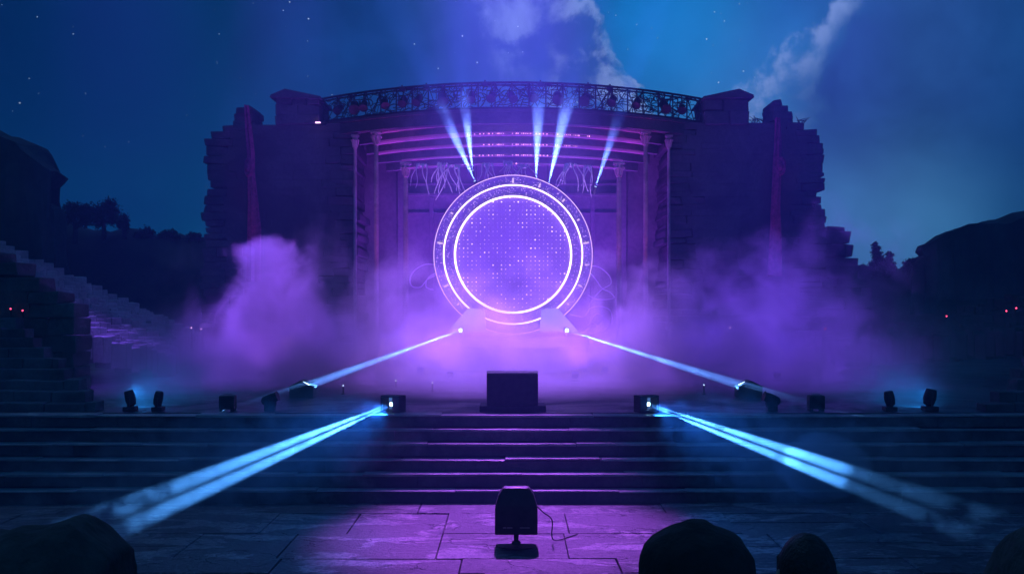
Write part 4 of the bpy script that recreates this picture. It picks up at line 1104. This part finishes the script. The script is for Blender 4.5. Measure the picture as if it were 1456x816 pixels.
# ------------------------------------------------------------------ night sky
W = bpy.data.worlds.new("World"); sc.world = W; W.use_nodes = True; nt = W.node_tree; nt.nodes.clear(); g = G(nt)
tc = g.n("ShaderNodeTexCoord").outputs["Generated"]; sx = g.n("ShaderNodeSeparateXYZ"); g.put(sx.inputs[0], tc)
yy = g.m("MAXIMUM", g.m("ABSOLUTE", sx.outputs[1]), .15)
u = g.m("DIVIDE", sx.outputs[0], yy); v = g.m("DIVIDE", sx.outputs[2], yy)
n1 = g.noise(tc, 7, 7, .58, .3); n2 = g.noise(tc, 22, 6, .6, .2); n3 = g.noise(tc, 3, 4, .5)
w1 = g.m("SUBTRACT", n1, .5); w2 = g.m("SUBTRACT", n2, .5); w3 = g.m("SUBTRACT", n3, .5)
uw = g.m("ADD", u, g.m("ADD", g.m("MULTIPLY", w1, .10), g.m("MULTIPLY", w2, .06)))
vw = g.m("ADD", v, g.m("MULTIPLY", w3, .1))
def blob(cu, cv, ru, rv, soft=1.0):
    a = g.m("POWER", g.m("DIVIDE", g.m("SUBTRACT", uw, cu), ru), 2.0); c = g.m("POWER", g.m("DIVIDE", g.m("SUBTRACT", vw, cv), rv), 2.0)
    return g.m("POWER", 2.718, g.m("MULTIPLY", g.m("ADD", a, c), -1.0 * soft))
def U(px): return (px - CX) / F
def Vv(py): return (HY - py) / F
col = g.mix(g.ss(vw, .0, .28), (.0, .095, .185), (.0, .040, .105))
col = g.mix(g.m("MULTIPLY", blob(U(-40), Vv(0), .28, .26), .8), col, (.0, .010, .055))
col = g.mix(g.m("MULTIPLY", blob(U(610), Vv(40), .10, .25), .8), col, (.012, .075, .36))
col = g.mix(blob(U(960), Vv(60), .15, .14), col, (.004, .19, .56))
col = g.mix(blob(U(1215), Vv(280), .15, .13), col, (.085, .30, .62))
# violet cloud bank on the right
e2 = g.m("ADD", .222, g.m("MULTIPLY", g.m("POWER", g.m("MAXIMUM", g.m("SUBTRACT", v, .175), 0.0), 2.0), 8.0))
q2 = g.m("SUBTRACT", g.m("ADD", uw, g.m("MULTIPLY", w1, .16)), e2)
bank = g.m("MULTIPLY", g.ss(q2, .0, .07), g.ss(v, .06, .2))
col = g.mix(g.m("MULTIPLY", bank, .9), col, g.mix(g.ss(n1, .3, .7), (.014, .05, .21), (.022, .085, .30)))
col = g.mix(g.m("MULTIPLY", g.ss(u, .36, .5), .6), col, (.004, .06, .19))
rim2 = g.m("MULTIPLY", g.m("MULTIPLY", g.ss(q2, -.012, .006), g.ss(q2, .05, .006)), g.m("MULTIPLY", g.ss(n2, .40, .60), g.ss(v, .08, .17)))
col = g.mix(g.m("MULTIPLY", rim2, .75), col, (.25, .39, .74))
# pale cumulus left of the blue gap
e1 = g.m("SUBTRACT", .155, g.m("MULTIPLY", g.m("SUBTRACT", v, .16), .85))
q1 = g.m("SUBTRACT", e1, g.m("ADD", uw, g.m("MULTIPLY", w1, .22)))
bank1 = g.m("MULTIPLY", g.ss(q1, .0, .03), g.ss(q1, .22, .06))
col = g.mix(g.m("MULTIPLY", bank1, .65), col, (.035, .095, .36))
rim1 = g.m("MULTIPLY", g.m("MULTIPLY", g.ss(q1, -.002, .008), g.ss(q1, .12, .03)), g.m("MULTIPLY", g.ss(n2, .40, .56), g.ss(v, .12, .18)))
col = g.mix(g.m("MULTIPLY", rim1, .8), col, (.25, .39, .76))
mott = g.m("ADD", g.ss(g.m("ADD", g.m("MULTIPLY", n3, .6), g.m("MULTIPLY", n1, .4)), .36, .62, .62, 1.12), 0.0)
vm_ = g.n('ShaderNodeVectorMath', operation='SCALE'); g.put(vm_.inputs[0], col); g.put(vm_.inputs['Scale'], mott); col = vm_.outputs[0]
# low dark cloud on the left
col = g.mix(g.m("MULTIPLY", blob(U(120), Vv(285), .13, .035), .7), col, (.0, .035, .11))
# stars
vo = g.n("ShaderNodeTexVoronoi", feature='F1'); g.put(vo.inputs["Vector"], tc); vo.inputs["Scale"].default_value = 170
spx = g.n("ShaderNodeSeparateColor"); g.put(spx.inputs[0], vo.outputs["Color"])
star = g.m("MULTIPLY", g.m("LESS_THAN", vo.outputs["Distance"], g.m("MULTIPLY", g.m("POWER", spx.outputs[1], 2.5), .125)), g.m("GREATER_THAN", spx.outputs[0], .3))
star = g.m("MULTIPLY", star, g.m("MULTIPLY", g.ss(v, .08, .16), g.ss(bank, .5, .1)))
star = g.m("MULTIPLY", star, g.ss(n1, .42, .55))
col = g.mix(star, col, (.42, .58, .8))
bg = g.n("ShaderNodeBackground"); g.put(bg.inputs[0], col); bg.inputs[1].default_value = 1.5
wo = g.n("ShaderNodeOutputWorld"); nt.links.new(bg.outputs[0], wo.inputs[0])
W.cycles.sampling_method = 'MANUAL'; W.cycles.sample_map_resolution = 512

ml = bpy.data.lights.new("added_moonlight", 'SUN'); ml.energy = .19; ml.color = (.22, .45, 1); ml.angle = R(.5)  # added blue sun lamp, no moon in sight; lights tops from behind
mo = bpy.data.objects.new("added_moonlight", ml); COL.objects.link(mo); mo.rotation_euler = (R(-48), 0, R(26))

# ------------------------------------------------------------------ render settings
sc.render.engine = 'CYCLES'
cy = sc.cycles
cy.use_denoising = True; cy.denoiser = 'OPENIMAGEDENOISE'
cy.max_bounces = 4; cy.diffuse_bounces = 2; cy.glossy_bounces = 2; cy.transmission_bounces = 2; cy.volume_bounces = 0; cy.transparent_max_bounces = 8
cy.sample_clamp_indirect = 2.0; cy.sample_clamp_direct = 40.0
cy.caustics_reflective = False; cy.caustics_refractive = False
cy.volume_max_steps = 96; cy.volume_step_rate = 1.0
cy.use_adaptive_sampling = True; cy.adaptive_threshold = .02
cy.use_light_tree = True
vs_ = sc.view_settings
vs_.view_transform = 'Standard'; vs_.look = 'None'; vs_.exposure = 0; vs_.gamma = 1; vs_.use_curve_mapping = False
